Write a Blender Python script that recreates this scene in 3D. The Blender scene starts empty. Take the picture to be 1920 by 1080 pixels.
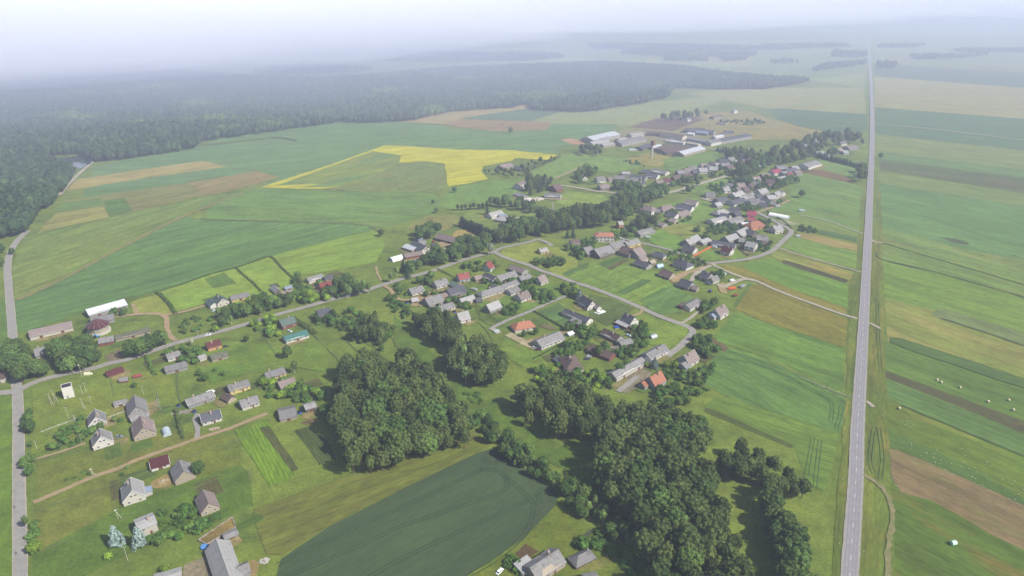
import bpy, bmesh, math, random
import numpy as np
from mathutils import Vector, Matrix
from mathutils.geometry import tessellate_polygon
random.seed(7)
S = bpy.context.scene
C = S.collection
R = math.radians
# ---------------------------------------------------------------- camera, world, sun, exposure
CAM_H, PITCH, FPX = 250.0, R(24.0), 1280.0
cam = bpy.data.cameras.new('camera'); camo = bpy.data.objects.new('camera', cam); C.objects.link(camo)
camo.location = (0, 0, CAM_H); camo.rotation_euler = (math.pi/2 - PITCH, 0, 0)
cam.sensor_width = 36; cam.lens = 24; cam.clip_start = 1; cam.clip_end = 30000
S.camera = camo
SUN_EL, SUN_AZ = R(43), math.atan2(-0.45, 0.89)          # azimuth measured from +X
sun_dir = Vector((math.cos(SUN_EL)*math.cos(SUN_AZ), math.cos(SUN_EL)*math.sin(SUN_AZ), math.sin(SUN_EL)))
world = bpy.data.worlds.new('World'); S.world = world; world.use_nodes = True
wn = world.node_tree; bg = wn.nodes['Background']
sky = wn.nodes.new('ShaderNodeTexSky'); sky.sky_type = 'NISHITA'; sky.sun_disc = False
sky.sun_elevation = SUN_EL; sky.sun_rotation = math.atan2(sun_dir.x, sun_dir.y)
sky.air_density = 1.0; sky.dust_density = 1.5; sky.ozone_density = 1.0
wn.links.new(sky.outputs[0], bg.inputs[0]); bg.inputs[1].default_value = 0.08
sl = bpy.data.lights.new('sun', 'SUN'); sl.energy = 4.4; sl.angle = R(1.2); sl.color = (1, .965, .9)
so = bpy.data.objects.new('sun', sl); C.objects.link(so)
so.rotation_euler = sun_dir.to_track_quat('Z', 'Y').to_euler()
S.view_settings.view_transform = 'Standard'; S.view_settings.look = 'None'
S.view_settings.gamma = 1; S.view_settings.exposure = 0.78; S.view_settings.use_curve_mapping = False
S.cycles.max_bounces = 10; S.cycles.diffuse_bounces = 2; S.cycles.volume_bounces = 8
S.cycles.transparent_max_bounces = 64; S.cycles.use_denoising = True
S.cycles.use_adaptive_sampling = True; S.cycles.adaptive_threshold = 0.02
HAZE = 0.00017

cp, sp_ = math.cos(PITCH), math.sin(PITCH)
def P(px, py, z=0.0):
    """ground point that the photograph shows at pixel (px, py), at height z"""
    dx, dy = (px-960)/FPX, (540-py)/FPX
    d = Vector((dx, cp + dy*sp_, -sp_ + dy*cp))
    t = (z-CAM_H)/d.z
    return Vector((d.x*t, d.y*t, z))
def lin(c):
    return tuple(((v/255)/12.92 if v/255 <= .04045 else ((v/255+.055)/1.055)**2.4) for v in c)
# ---------------------------------------------------------------- tagging helpers
def tag(o, label=None, cat=None, group=None, kind=None):
    if label: o['label'] = label
    if cat: o['category'] = cat
    if group: o['group'] = group
    if kind: o['kind'] = kind
    return o
def mesh(name, v, f, mat=None, smooth=False):
    m = bpy.data.meshes.new(name); m.from_pydata([tuple(a) for a in v], [], f); m.update()
    if mat:
        for q in (mat if isinstance(mat, (list, tuple)) else [mat]): m.materials.append(q)
    if smooth:
        m.polygons.foreach_set('use_smooth', [True]*len(m.polygons))
    return m
def link(name, m, parent=None, loc=None, rz=0):
    o = bpy.data.objects.new(name, m); C.objects.link(o)
    if parent: o.parent = parent
    if loc is not None: o.location = loc
    if rz: o.rotation_euler = (0, 0, rz)
    return o
def empty(name, loc, rz=0):
    return link(name, None, None, loc, rz)
class MB:
    """collects simple solids into one mesh"""
    def __init__(s): s.v = []; s.f = []; s.mi = []; s.k = 0
    def add(s, v, f):
        n = len(s.v); s.v += [tuple(a) for a in v]; s.f += [tuple(i+n for i in q) for q in f]; s.mi += [s.k]*len(f); return s
    def box(s, x0, y0, z0, x1, y1, z1):
        return s.add([(x0,y0,z0),(x1,y0,z0),(x1,y1,z0),(x0,y1,z0),(x0,y0,z1),(x1,y0,z1),(x1,y1,z1),(x0,y1,z1)],
                     [(0,3,2,1),(4,5,6,7),(0,1,5,4),(1,2,6,5),(2,3,7,6),(3,0,4,7)])
    def prism(s, poly, z0, z1):
        n = len(poly)
        return s.add([(x,y,z0) for x,y in poly]+[(x,y,z1) for x,y in poly],
                     [tuple(range(n))[::-1], tuple(range(n,2*n))]+[(i,(i+1)%n,n+(i+1)%n,n+i) for i in range(n)])
    def extr(s, prof, y0, y1):
        """profile in x,z extruded along y"""
        n = len(prof)
        return s.add([(x,y0,z) for x,z in prof]+[(x,y1,z) for x,z in prof],
                     [tuple(range(n)), tuple(range(n,2*n))[::-1]]+[(i,n+i,n+(i+1)%n,(i+1)%n) for i in range(n)])
    def tube(s, a, b, r0, r1=None, n=6, cap=True):
        r1 = r0 if r1 is None else r1
        a, b = Vector(a), Vector(b); d = (b-a).normalized()
        u = d.orthogonal().normalized(); w = d.cross(u)
        A = [a+(u*math.cos(t)+w*math.sin(t))*r0 for t in [2*math.pi*i/n for i in range(n)]]
        B = [b+(u*math.cos(t)+w*math.sin(t))*r1 for t in [2*math.pi*i/n for i in range(n)]]
        f = [(i,(i+1)%n,n+(i+1)%n,n+i) for i in range(n)]
        if cap: f += [tuple(range(n))[::-1], tuple(range(n,2*n))]
        return s.add(A+B, f)
    def mesh(s, name, mat, smooth=False):
        m = mesh(name, s.v, s.f, mat, smooth)
        if any(s.mi): m.polygons.foreach_set('material_index', s.mi)
        return m
    def build(s, name, mat, parent=None, loc=None, rz=0, smooth=False):
        return link(name, s.mesh(name, mat, smooth), parent, loc, rz)
# ---------------------------------------------------------------- materials
class NT:
    def __init__(s, name, rough=.9):
        s.m = bpy.data.materials.new(name); s.m.use_nodes = True; s.t = s.m.node_tree
        s.b = s.t.nodes['Principled BSDF']; s.b.inputs['Roughness'].default_value = rough
        s.b.inputs['Specular IOR Level'].default_value = .2
    def n(s, t, **k):
        q = s.t.nodes.new('ShaderNode'+t)
        for a, v in k.items(): setattr(q, a, v)
        return q
    def l(s, a, b): s.t.links.new(a, b)
    def pos(s): return s.n('NewGeometry').outputs['Position']
    def noise(s, scale, detail=2, vec=None, rough=.55):
        q = s.n('TexNoise'); q.inputs['Scale'].default_value = scale; q.inputs['Detail'].default_value = detail
        q.inputs['Roughness'].default_value = rough; s.l(vec or s.pos(), q.inputs['Vector']); return q.outputs['Fac']
    def ramp(s, fac, a, b, lo=0., hi=1.):
        q = s.n('MapRange'); q.inputs['From Min'].default_value = a; q.inputs['From Max'].default_value = b
        q.inputs['To Min'].default_value = lo; q.inputs['To Max'].default_value = hi; s.l(fac, q.inputs['Value']); return q.outputs[0]
    def math(s, op, a, b=None):
        q = s.n('Math', operation=op)
        for i, x in enumerate((a, b)):
            if x is None: continue
            if isinstance(x, (int, float)): q.inputs[i].default_value = x
            else: s.l(x, q.inputs[i])
        return q.outputs[0]
    def mix(s, fac, a, b, mode='MIX'):
        q = s.n('Mix', data_type='RGBA', blend_type=mode)
        if isinstance(fac, (int, float)): q.inputs[0].default_value = fac
        else: s.l(fac, q.inputs[0])
        for i, x in ((6, a), (7, b)):
            if isinstance(x, tuple): q.inputs[i].default_value = (*x[:3], 1)
            else: s.l(x, q.inputs[i])
        return q.outputs[2]
    def scale(s, col, fac):
        q = s.n('VectorMath', operation='SCALE'); s.l(col, q.inputs[0])
        if isinstance(fac, (int, float)): q.inputs['Scale'].default_value = fac
        else: s.l(fac, q.inputs['Scale'])
        return q.outputs[0]
    def out(s, col): s.l(col, s.b.inputs['Base Color']); return s.m

GS = 0.55      # overall albedo factor for ground colours (photo values are brighter than the materials)
_fc = {}
def gcol(c):
    r, g, b = lin(c); l = .3*r+.6*g+.1*b
    r, g, b = r*1.06, g*.92, b*.6
    if r > g: r *= .93
    if g > r: r = r*.4+.6*max(r, .64*g)
    return tuple((v*.97+l*.03)*GS for v in (r, g, b))
def field_mat(c1, c2, ang=None, rows=0., rowdark=.72, rowwid=.18, patch=60., fine=.2, c3=None, c3amt=.5):
    key = (c1, c2, None if ang is None else round(ang, 3), rows, rowdark, rowwid, patch, fine, c3, c3amt)
    if key in _fc: return _fc[key]
    t = NT('field_growth', .95)
    a, b = [gcol(c) for c in (c1, c2)]
    pos = t.pos()
    if ang is not None:       # stretch the patches along the working direction
        mp = t.n('Mapping'); mp.inputs['Rotation'].default_value = (0, 0, -ang); t.l(pos, mp.inputs['Vector'])
        mp2 = t.n('Mapping'); mp2.inputs['Scale'].default_value = (.22, 1, 1); t.l(mp.outputs[0], mp2.inputs['Vector'])
        sv = mp2.outputs[0]
    else: sv = pos
    big = t.ramp(t.noise(1/patch, 3, sv), .36, .64)
    col = t.mix(big, a, b)
    med = t.ramp(t.noise(1/9., 3, sv), .3, .7, 1-fine, 1+fine)
    fin = t.ramp(t.noise(1/1.6, 3, sv, .7), .3, .7, 1-fine*1.5, 1+fine*1.5)
    if c3:
        d = gcol(c3)
        col = t.mix(t.ramp(t.noise(1/(patch*.35), 4, sv, .65), .68-c3amt*.3, .78-c3amt*.2), col, d)
    md = t.ramp(t.noise(1/26., 4, sv, .6), .3, .7, 1-fine*.8, 1+fine*.8)
    col = t.scale(t.scale(t.scale(col, med), fin), md)
    if rows:
        sx = t.n('SeparateXYZ'); t.l(mp.outputs[0], sx.inputs[0])
        w = t.math('ADD', sx.outputs['Y'], t.math('MULTIPLY', t.noise(1/40., 1, pos), rows*.25))
        fr = t.math('FRACT', t.math('DIVIDE', w, rows))
        ln = t.ramp(t.math('ABSOLUTE', t.math('SUBTRACT', fr, .5)), rowwid*.5, rowwid*.5+.1, rowdark, 1.)
        col = t.scale(col, ln)
    m = t.out(col); _fc[key] = m; return m
def _dim(c, k): return tuple(v*k for v in lin(c))
def simple_mat(name, c, var=.12, sc=.5, rough=.85, metal=0, spec=.2, dirt=None, dirtamt=.4, dsc=.35):
    t = NT(name, rough); t.b.inputs['Metallic'].default_value = metal; t.b.inputs['Specular IOR Level'].default_value = spec
    a = _dim(c, .78)
    q = t.n('RGB'); q.outputs[0].default_value = (*a, 1)
    col = t.scale(q.outputs[0], t.ramp(t.noise(sc, 4), .3, .7, 1-var, 1+var))
    if dirt: col = t.mix(t.ramp(t.noise(dsc, 4, None, .65), .62-dirtamt*.3, .8-dirtamt*.2), col, _dim(dirt, .78))
    return t.out(col)
def _dim(c, k): return tuple(v*k for v in lin(c))
def roof_mat(name, c, stain=(90,88,80), var=.14, rough=.8, amt=.45, metal=0.):
    """sheets in courses running down the slope, weathered unevenly, tinted per building"""
    t = NT(name, rough); t.b.inputs['Metallic'].default_value = metal
    tc = t.n('TexCoord').outputs['Object']; oi = t.n('ObjectInfo').outputs['Random']
    add = t.n('VectorMath', operation='ADD'); t.l(tc, add.inputs[0])
    cb = t.n('CombineXYZ'); t.l(t.math('MULTIPLY', oi, 71.), cb.inputs[0]); t.l(cb.outputs[0], add.inputs[1])
    v = add.outputs[0]
    q = t.n('RGB'); k = .3*lin(c)[0]+.6*lin(c)[1]+.1*lin(c)[2]; q.outputs[0].default_value = (*[(v*.88+k*.12)*.55 for v in lin(c)], 1)
    mp = t.n('Mapping'); mp.inputs['Scale'].default_value = (1.3, .25, .25); t.l(v, mp.inputs['Vector'])
    col = t.scale(q.outputs[0], t.ramp(t.noise(.9, 4, mp.outputs[0], .7), .28, .72, 1-var, 1+var))
    col = t.mix(t.ramp(t.noise(.4, 5, v, .68), .66-amt*.3, .8-amt*.15), col, _dim(stain, .7))
    sx = t.n('SeparateXYZ'); t.l(tc, sx.inputs[0])
    fx = t.math('FRACT', t.math('MULTIPLY', sx.outputs['X'], .9))
    col = t.scale(col, t.ramp(t.math('ABSOLUTE', t.math('SUBTRACT', fx, .5)), .4, .5, 1., .86))
    fz = t.math('FRACT', t.math('MULTIPLY', sx.outputs['Z'], .8))
    col = t.scale(col, t.ramp(t.math('ABSOLUTE', t.math('SUBTRACT', fz, .5)), .38, .5, 1., .82))
    col = t.scale(col, t.ramp(oi, 0, 1, .84, 1.12))
    wv = t.n('TexWave'); wv.inputs['Scale'].default_value = 2.2; t.l(tc, wv.inputs['Vector'])
    bp = t.n('Bump'); bp.inputs['Strength'].default_value = .25; bp.inputs['Distance'].default_value = .05
    t.l(wv.outputs['Fac'], bp.inputs['Height']); t.l(bp.outputs[0], t.b.inputs['Normal'])
    return t.out(col)
def wall_mat(name, c, stain=(120,112,98), amt=.25, var=.08):
    t = NT(name, .9); tc = t.n('TexCoord').outputs['Object']; oi = t.n('ObjectInfo').outputs['Random']
    q = t.n('RGB'); k = .3*lin(c)[0]+.6*lin(c)[1]+.1*lin(c)[2]; q.outputs[0].default_value = (*[(v*.85+k*.15)*.64 for v in lin(c)], 1)
    br = t.n('TexBrick'); br.inputs['Scale'].default_value = 2.; t.l(tc, br.inputs['Vector'])
    col = t.scale(q.outputs[0], t.ramp(t.noise(1.3, 4, tc), .3, .7, 1-var, 1+var))
    col = t.scale(col, t.ramp(br.outputs['Fac'], 0, 1, 1., .9))
    col = t.mix(t.ramp(t.noise(.5, 5, tc, .7), .7-amt*.3, .85-amt*.2), col, lin(stain))
    col = t.scale(col, t.ramp(oi, 0, 1, .9, 1.05))
    return t.out(col)
RM = dict(
 grey=roof_mat('grey_fibre_cement', (150,147,146)), lgrey=roof_mat('pale_fibre_cement', (182,180,178), (140,136,128)),
 dgrey=roof_mat('dark_fibre_cement', (98,99,108), (70,70,72)), pink=roof_mat('pinkish_fibre_cement', (158,140,134), (112,104,98)),
 brown=roof_mat('brown_fibre_cement', (120,98,92), (84,74,70)), maroon=roof_mat('maroon_sheet_metal', (108,52,52), (90,50,48), rough=.5),
 red=roof_mat('red_sheet_metal', (160,74,68), (134,64,58), rough=.5), crimson=roof_mat('crimson_sheet_metal', (176,62,86), (146,56,76), rough=.5),
 orange=roof_mat('orange_clay_tile', (192,124,92), (160,102,78), amt=.3), green=roof_mat('grey_green_sheet', (98,118,106), (80,96,88), rough=.5),
 teal=roof_mat('teal_sheet_metal', (78,138,128), (70,118,112), rough=.5, amt=.3), white=roof_mat('white_sheet_metal', (226,228,234), (205,206,212), rough=.5, amt=.3),
 beige=roof_mat('beige_fibre_cement', (196,184,158), (160,150,128)), bitumen=roof_mat('black_bitumen', (66,64,72), (52,50,56)),
 blue=roof_mat('blue_sheet', (150,164,184), (120,134,156), rough=.5), mossy=roof_mat('mossy_fibre_cement', (120,118,100), (84,88,62), amt=.8))
WM = dict(
 white=wall_mat('white_silicate_brick', (222,216,206)), cream=wall_mat('cream_plaster', (208,201,184)), yellow=wall_mat('yellow_plaster', (222,196,110)),
 orange=wall_mat('orange_plaster', (222,160,84)), grey=wall_mat('grey_block', (160,158,152)), wood=wall_mat('weathered_boards', (116,104,92), (80,72,62)),
 brick=wall_mat('red_brick', (140,84,66), (110,70,60)), salmon=wall_mat('salmon_plaster', (226,150,110)), green=wall_mat('pale_green_plaster', (170,200,178)),
 lblue=wall_mat('pale_blue_grey_plaster', (176,186,196)), stain=wall_mat('stained_plaster', (178,164,140), (120,100,82), .5))
M = dict(
 frame=simple_mat('white_frame_paint', (225,222,214), .05),
 chim=simple_mat('chimney_brick', (170,150,136), .15), door=simple_mat('brown_door_paint', (104,70,52), .1),
 trim=simple_mat('white_trim_paint', (230,228,224), .05), concrete=simple_mat('concrete', (188,182,170), .1, dirt=(150,142,130)),
 steel=simple_mat('galvanised_steel', (170,174,178), .08, rough=.5, metal=.4), timber=simple_mat('sawn_timber', (172,158,130), .2, 1.5),
 dark=simple_mat('dark_rubber', (34,34,36), .1), tarp=simple_mat('blue_tarp', (50,84,170), .15, 1., .5), plastic=simple_mat('greenhouse_film', (172,182,188), .06, .6, .35),
 straw=simple_mat('straw', (192,182,150), .15, 2.), mint=simple_mat('pale_green_wrap', (196,232,214), .05, 1, .4), orange=simple_mat('orange_paint', (214,104,60), .1),
 rust=simple_mat('rusty_brown_metal', (128,78,56), .15), junk=simple_mat('scrap_mix', (150,140,130), .5, 1.2, dirt=(96,84,76)), yellow=simple_mat('yellow_paint', (228,196,60), .08))
_g = NT('window_glass', .12); _g.b.inputs['Base Color'].default_value = (.02, .025, .03, 1); _g.b.inputs['Specular IOR Level'].default_value = .6; M['pane'] = _g.m
def paint(name, c, rough=.3):
    return simple_mat(name, c, .03, .5, rough, 0, .5)
# ================================================================ ground, fields, roads
G1, G2, G3 = (104,132,56), (122,146,64), (86,120,54)
BR = (140,168,70)      # bright mown meadow
EM, EM2 = (74,138,84), (92,150,86)
OL, TAN, SOIL, PLOUGH = (124,126,70), (172,156,108), (140,112,88), (92,84,72)
gm = MB(); gs = 9000
gm.add([(-gs,-1200,0),(gs,-1200,0),(gs,14000,0),(-gs,14000,0)], [(0,1,2,3)])
tag(gm.build('ground', field_mat(G1, G2, None, 0, patch=90, c3=(80,112,50), c3amt=.4)), 'green grassland running out to the hazy horizon', kind='structure')
_fz = [0]
def poly_world(pts): return [P(x, y) for x, y in pts]
def ragged(w, step, amp, rnd):
    out = []
    n = len(w)
    for i in range(n):
        a, b = w[i], w[(i+1) % n]; L = (b-a).length; k = max(1, min(40, int(L/step)))
        nrm = Vector((-(b-a).y, (b-a).x, 0)).normalized() if L > 0 else Vector((0,0,0))
        for j in range(k):
            p = a.lerp(b, j/k)
            if j: p = p + nrm*rnd.uniform(-amp, amp)
            out.append(p)
    return out
def LZ(y, lv):      # every flush layer is lifted in proportion to its distance, so the order never flips
    return lv*(1+max(y, -400)/600)
def sheet(name, w, z, mat):
    tri = tessellate_polygon([w])
    m = mesh(name, [(p.x, p.y, LZ(p.y, z)) for p in w], [tuple(t) for t in tri], mat)
    bm = bmesh.new(); bm.from_mesh(m); bmesh.ops.recalc_face_normals(bm, faces=bm.faces)
    if bm.faces and sum(f.normal.z for f in bm.faces) < 0: bmesh.ops.reverse_faces(bm, faces=bm.faces)
    bm.to_mesh(m); bm.free(); return m
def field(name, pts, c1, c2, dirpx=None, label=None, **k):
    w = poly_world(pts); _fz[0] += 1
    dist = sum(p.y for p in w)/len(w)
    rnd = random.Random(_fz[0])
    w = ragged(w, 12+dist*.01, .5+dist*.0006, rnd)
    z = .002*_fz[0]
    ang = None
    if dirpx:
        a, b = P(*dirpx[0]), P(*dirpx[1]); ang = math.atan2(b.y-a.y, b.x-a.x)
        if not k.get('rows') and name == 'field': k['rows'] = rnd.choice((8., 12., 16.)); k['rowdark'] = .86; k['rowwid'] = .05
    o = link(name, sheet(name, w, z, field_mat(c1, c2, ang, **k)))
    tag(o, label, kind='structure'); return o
F = field
# --- far countryside
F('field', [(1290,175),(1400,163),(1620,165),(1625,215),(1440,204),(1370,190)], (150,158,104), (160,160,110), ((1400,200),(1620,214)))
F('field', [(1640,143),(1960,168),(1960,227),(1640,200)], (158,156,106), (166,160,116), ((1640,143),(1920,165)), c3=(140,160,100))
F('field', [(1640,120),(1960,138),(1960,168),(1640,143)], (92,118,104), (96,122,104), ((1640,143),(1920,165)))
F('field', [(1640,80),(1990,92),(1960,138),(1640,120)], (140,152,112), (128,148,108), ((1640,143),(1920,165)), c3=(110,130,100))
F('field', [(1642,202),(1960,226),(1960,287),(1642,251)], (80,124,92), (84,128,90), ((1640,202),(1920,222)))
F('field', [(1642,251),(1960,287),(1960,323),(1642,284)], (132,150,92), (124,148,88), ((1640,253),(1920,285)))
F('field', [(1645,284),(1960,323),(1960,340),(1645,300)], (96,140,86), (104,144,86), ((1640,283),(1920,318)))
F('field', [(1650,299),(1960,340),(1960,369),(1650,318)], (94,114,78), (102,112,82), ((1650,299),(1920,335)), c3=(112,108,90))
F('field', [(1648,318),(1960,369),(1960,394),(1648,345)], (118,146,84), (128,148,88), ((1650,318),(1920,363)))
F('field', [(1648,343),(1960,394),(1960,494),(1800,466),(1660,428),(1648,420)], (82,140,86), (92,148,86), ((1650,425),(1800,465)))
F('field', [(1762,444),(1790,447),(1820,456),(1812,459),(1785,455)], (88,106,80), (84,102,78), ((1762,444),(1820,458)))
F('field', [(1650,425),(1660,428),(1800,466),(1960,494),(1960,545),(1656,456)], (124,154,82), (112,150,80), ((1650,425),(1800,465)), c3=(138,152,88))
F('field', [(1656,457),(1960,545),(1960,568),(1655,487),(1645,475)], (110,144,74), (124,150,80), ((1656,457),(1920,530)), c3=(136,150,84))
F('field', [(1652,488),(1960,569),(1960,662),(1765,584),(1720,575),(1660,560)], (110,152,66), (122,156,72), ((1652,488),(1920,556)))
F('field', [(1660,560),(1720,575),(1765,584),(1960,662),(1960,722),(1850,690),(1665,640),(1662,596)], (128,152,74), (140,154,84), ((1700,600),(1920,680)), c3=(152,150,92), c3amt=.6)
F('field', [(1745,590),(1757,580),(1775,580),(1960,636),(1960,658),(1760,598)], (120,142,98), (112,138,92), ((1757,582),(1920,632)))
F('field', [(1668,632),(1690,634),(1960,722),(1960,741),(1740,668),(1668,641)], (78,122,66), (72,114,60), ((1690,634),(1920,710)), rows=3.)
F('field', [(1658,641),(1740,668),(1960,741),(1960,804),(1653,692)], (92,136,64), (108,142,62), ((1658,641),(1920,727)), patch=90)
F('field', [(1653,692),(1960,804),(1960,828),(1652,706)], (92,100,70), (100,102,74), ((1653,692),(1920,790)), rows=2.4)
F('field', [(1653,707),(1960,829),(1960,872),(1800,806),(1690,760),(1660,740)], (96,146,84), (86,136,76), ((1653,707),(1920,812)), rows=6., rowdark=.85)
F('field', [(1660,741),(1690,760),(1800,806),(1960,872),(1960,955),(1800,868),(1665,800)], (88,132,48), (106,136,50), ((1690,760),(1920,860)), c3=(130,136,66))
F('field', [(1665,800),(1680,812),(1800,866),(1960,955),(1960,970),(1740,868),(1668,842)], (80,126,62), (88,132,62), ((1680,812),(1920,940)), rows=2.2)
F('field', [(1668,842),(1680,843),(1735,865),(1960,967),(1960,1050),(1860,1003),(1745,938),(1690,924),(1672,895)], (146,128,104), (136,122,98), ((1680,845),(1920,950)), c3=(116,124,74), c3amt=.6, patch=30)
F('field', [(1660,905),(1690,924),(1745,938),(1860,1003),(1960,1050),(1990,1140),(1650,1140)], (86,124,46), (98,126,48), ((1700,930),(1920,1040)), c3=(128,122,62), c3amt=.45)  # bottom right meadow: cloud shade goes into this darker green
F('field', [(1614,900),(1622,700),(1635,500),(1645,360),(1652,360),(1656,500),(1660,700),(1670,900),(1680,1130),(1608,1130)], (120,132,58), (104,130,54), ((1625,700),(1600,1080)), c3=(146,140,70), c3amt=.3, patch=30)
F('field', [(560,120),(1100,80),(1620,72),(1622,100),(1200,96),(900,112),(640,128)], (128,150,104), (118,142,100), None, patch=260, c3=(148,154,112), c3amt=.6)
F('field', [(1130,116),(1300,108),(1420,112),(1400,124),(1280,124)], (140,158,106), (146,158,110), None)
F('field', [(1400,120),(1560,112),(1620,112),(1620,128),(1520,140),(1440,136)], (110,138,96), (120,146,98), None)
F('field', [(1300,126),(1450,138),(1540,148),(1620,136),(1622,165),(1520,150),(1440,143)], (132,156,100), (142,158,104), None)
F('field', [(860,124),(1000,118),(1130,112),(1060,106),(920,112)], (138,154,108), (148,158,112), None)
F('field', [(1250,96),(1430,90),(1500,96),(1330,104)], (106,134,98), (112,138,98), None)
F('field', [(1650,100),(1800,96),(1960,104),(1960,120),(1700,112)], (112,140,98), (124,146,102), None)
F('field', [(1135,262),(1160,246),(1215,238),(1340,240),(1400,250),(1400,262),(1330,272),(1300,282),(1262,268),(1190,276),(1150,276)], (158,150,128), (140,142,108), None, patch=30, c3=(126,140,92), c3amt=.5)
# --- left of the trunk road
F('field', [(1440,205),(1462,203),(1626,215),(1627,246),(1565,249),(1500,238),(1456,222)], (76,120,90), (82,124,92), ((1440,205),(1625,215)))
F('field', [(1310,212),(1400,208),(1445,222),(1500,238),(1565,250),(1480,262),(1400,262),(1290,246),(1240,236)], (150,144,92), (160,148,96), None, c3=(120,136,80), patch=80)
F('field', [(1180,238),(1230,222),(1290,215),(1320,225),(1260,246)], (112,92,88), (120,100,92))
F('field', [(1050,210),(1290,185),(1370,180),(1300,215),(1230,222),(1180,238),(960,232)], (138,156,100), (144,160,104), None)
F('field', [(1530,312),(1500,320),(1480,330),(1505,324),(1600,345),(1590,330)], (132,112,90), (124,104,84))
F('field', [(1480,332),(1510,325),(1600,346),(1618,352),(1612,438),(1540,412),(1470,400),(1440,395),(1480,376)], (100,148,78), (108,152,80), ((1480,340),(1600,370)), patch=70, c3=(136,148,92), c3amt=.35)
F('field', [(1535,298),(1560,290),(1618,305),(1614,338),(1540,318)], (106,152,84), (110,150,84), ((1540,300),(1618,318)))
F('field', [(1445,400),(1520,404),(1610,438),(1608,452),(1540,432),(1480,422)], (110,148,72), (124,152,78), ((1445,400),(1600,440)))
F('field', [(1538,430),(1606,446),(1607,454),(1540,440),(1530,436)], (68,118,70), (74,122,72), ((1538,430),(1606,446)))
F('field', [(1494,436),(1530,441),(1612,460),(1611,471),(1560,462),(1505,447)], (172,158,104), (164,152,98), ((1494,438),(1612,462)))
F('field', [(1484,441),(1505,448),(1560,463),(1611,473),(1613,508),(1530,486),(1470,464)], (116,154,72), (124,156,76), ((1505,448),(1611,473)))
F('field', [(1450,470),(1480,472),(1612,512),(1608,540),(1590,538),(1470,492),(1446,482)], (122,146,68), (132,148,76), ((1470,474),(1612,512)), c3=(156,146,84))
F('field', [(1468,488),(1480,490),(1592,526),(1584,531),(1466,493)], (84,84,68), (92,90,70), ((1468,488),(1590,525)))
F('field', [(1400,492),(1450,484),(1466,494),(1585,532),(1604,540),(1602,592),(1588,578),(1480,541),(1395,503)], (92,148,62), (100,152,66), ((1466,494),(1585,532)))
F('field', [(1354,496),(1396,503),(1480,541),(1588,578),(1587,589),(1470,553),(1400,522),(1352,503)], (136,136,62), (146,140,66), ((1400,505),(1588,578)))
F('field', [(1408,534),(1425,532),(1592,601),(1588,626),(1584,652),(1520,630),(1440,606),(1378,580)], (130,134,56), (140,134,58), ((1408,534),(1592,601)), rows=4., rowdark=.88)
F('field', [(1404,530),(1412,530),(1382,576),(1374,575)], (88,120,60), (92,124,60))
F('field', [(1378,586),(1440,607),(1520,631),(1584,653),(1580,735),(1555,725),(1440,670),(1378,650),(1345,640),(1340,628)], (96,146,66), (86,138,66), ((1440,607),(1584,653)), rows=14., rowdark=.85, rowwid=.06)
F('field', [(1312,716),(1346,664),(1362,650),(1440,673),(1555,728),(1590,745),(1585,790),(1572,812),(1485,783),(1400,757),(1348,736)], (82,138,74), (92,144,78), ((1440,673),(1575,738)), rows=11., rowdark=.86, rowwid=.06)
F('field', [(1320,762),(1345,742),(1400,758),(1485,784),(1572,813),(1557,895),(1545,925),(1515,905),(1488,832),(1345,780)], (100,142,62), (112,146,66), ((1400,758),(1572,813)), rows=9., rowdark=.84, rowwid=.08)
F('field', [(1322,766),(1330,766),(1488,835),(1485,841),(1400,806),(1320,772)], (84,104,54), (96,96,64), ((1322,770),(1485,838)))
F('field', [(1330,640),(1335,634),(1366,652),(1358,662)], (124,106,88), (118,104,86))
F('field', [(1590,540),(1606,500),(1615,360),(1622,360),(1616,500),(1608,600),(1600,740),(1590,900),(1578,1130),(1552,1130),(1575,880),(1586,740)], (100,126,52), (112,130,56), ((1608,600),(1590,900)), c3=(140,136,66), c3amt=.3, patch=25)
# --- upper left
F('field', [(690,226),(830,236),(850,245),(960,232),(1160,233),(1130,262),(1050,276),(1045,290),(960,282),(860,281),(728,272),(650,300),(490,352),(524,332),(480,322),(350,343),(150,372),(178,313),(270,291),(380,272),(430,254),(540,237),(640,222)], (92,142,92), (100,148,94), ((380,270),(850,240)), patch=120)
F('field', [(750,228),(845,207),(965,199),(985,196),(1045,206),(900,229),(850,234)], (176,156,112), (168,156,112))
F('field', [(862,222),(985,204),(1060,208),(985,230),(900,232)], (88,122,98), (96,130,98))
F('field', [(828,234),(862,224),(1035,229),(1022,244),(930,247)], (160,128,104), (152,136,104), None)
F('field', [(125,358),(143,337),(267,318),(380,302),(426,313),(267,335)], (168,160,100), (178,164,112), ((143,340),(380,305)))
F('field', [(352,344),(480,321),(525,332),(430,359),(388,367)], (146,136,92), (154,140,96), ((380,355),(500,325)))
F('field', [(118,376),(150,372),(350,343),(388,367),(260,395),(205,404),(195,388),(112,396)], (128,144,86), (136,138,86), ((150,372),(350,343)), c3=(144,136,92))
F('field', [(95,400),(115,380),(190,372),(193,386),(112,396)], (96,140,76), (104,144,80), ((115,385),(190,376)))
F('field', [(193,377),(234,372),(250,395),(217,404),(203,402)], (78,134,70), (84,138,74), ((203,402),(250,395)), rows=5)
F('field', [(84,420),(105,400),(194,387),(203,402),(205,408),(80,434),(70,440)], (158,156,98), (150,156,90), ((84,430),(200,405)))
F('field', [(26,560),(24,500),(44,446),(72,440),(205,409),(260,396),(388,368),(440,362),(350,404),(205,474),(60,550),(33,563)], (116,146,74), (126,150,78), ((60,500),(400,380)), c3=(104,144,76), patch=110)
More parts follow.
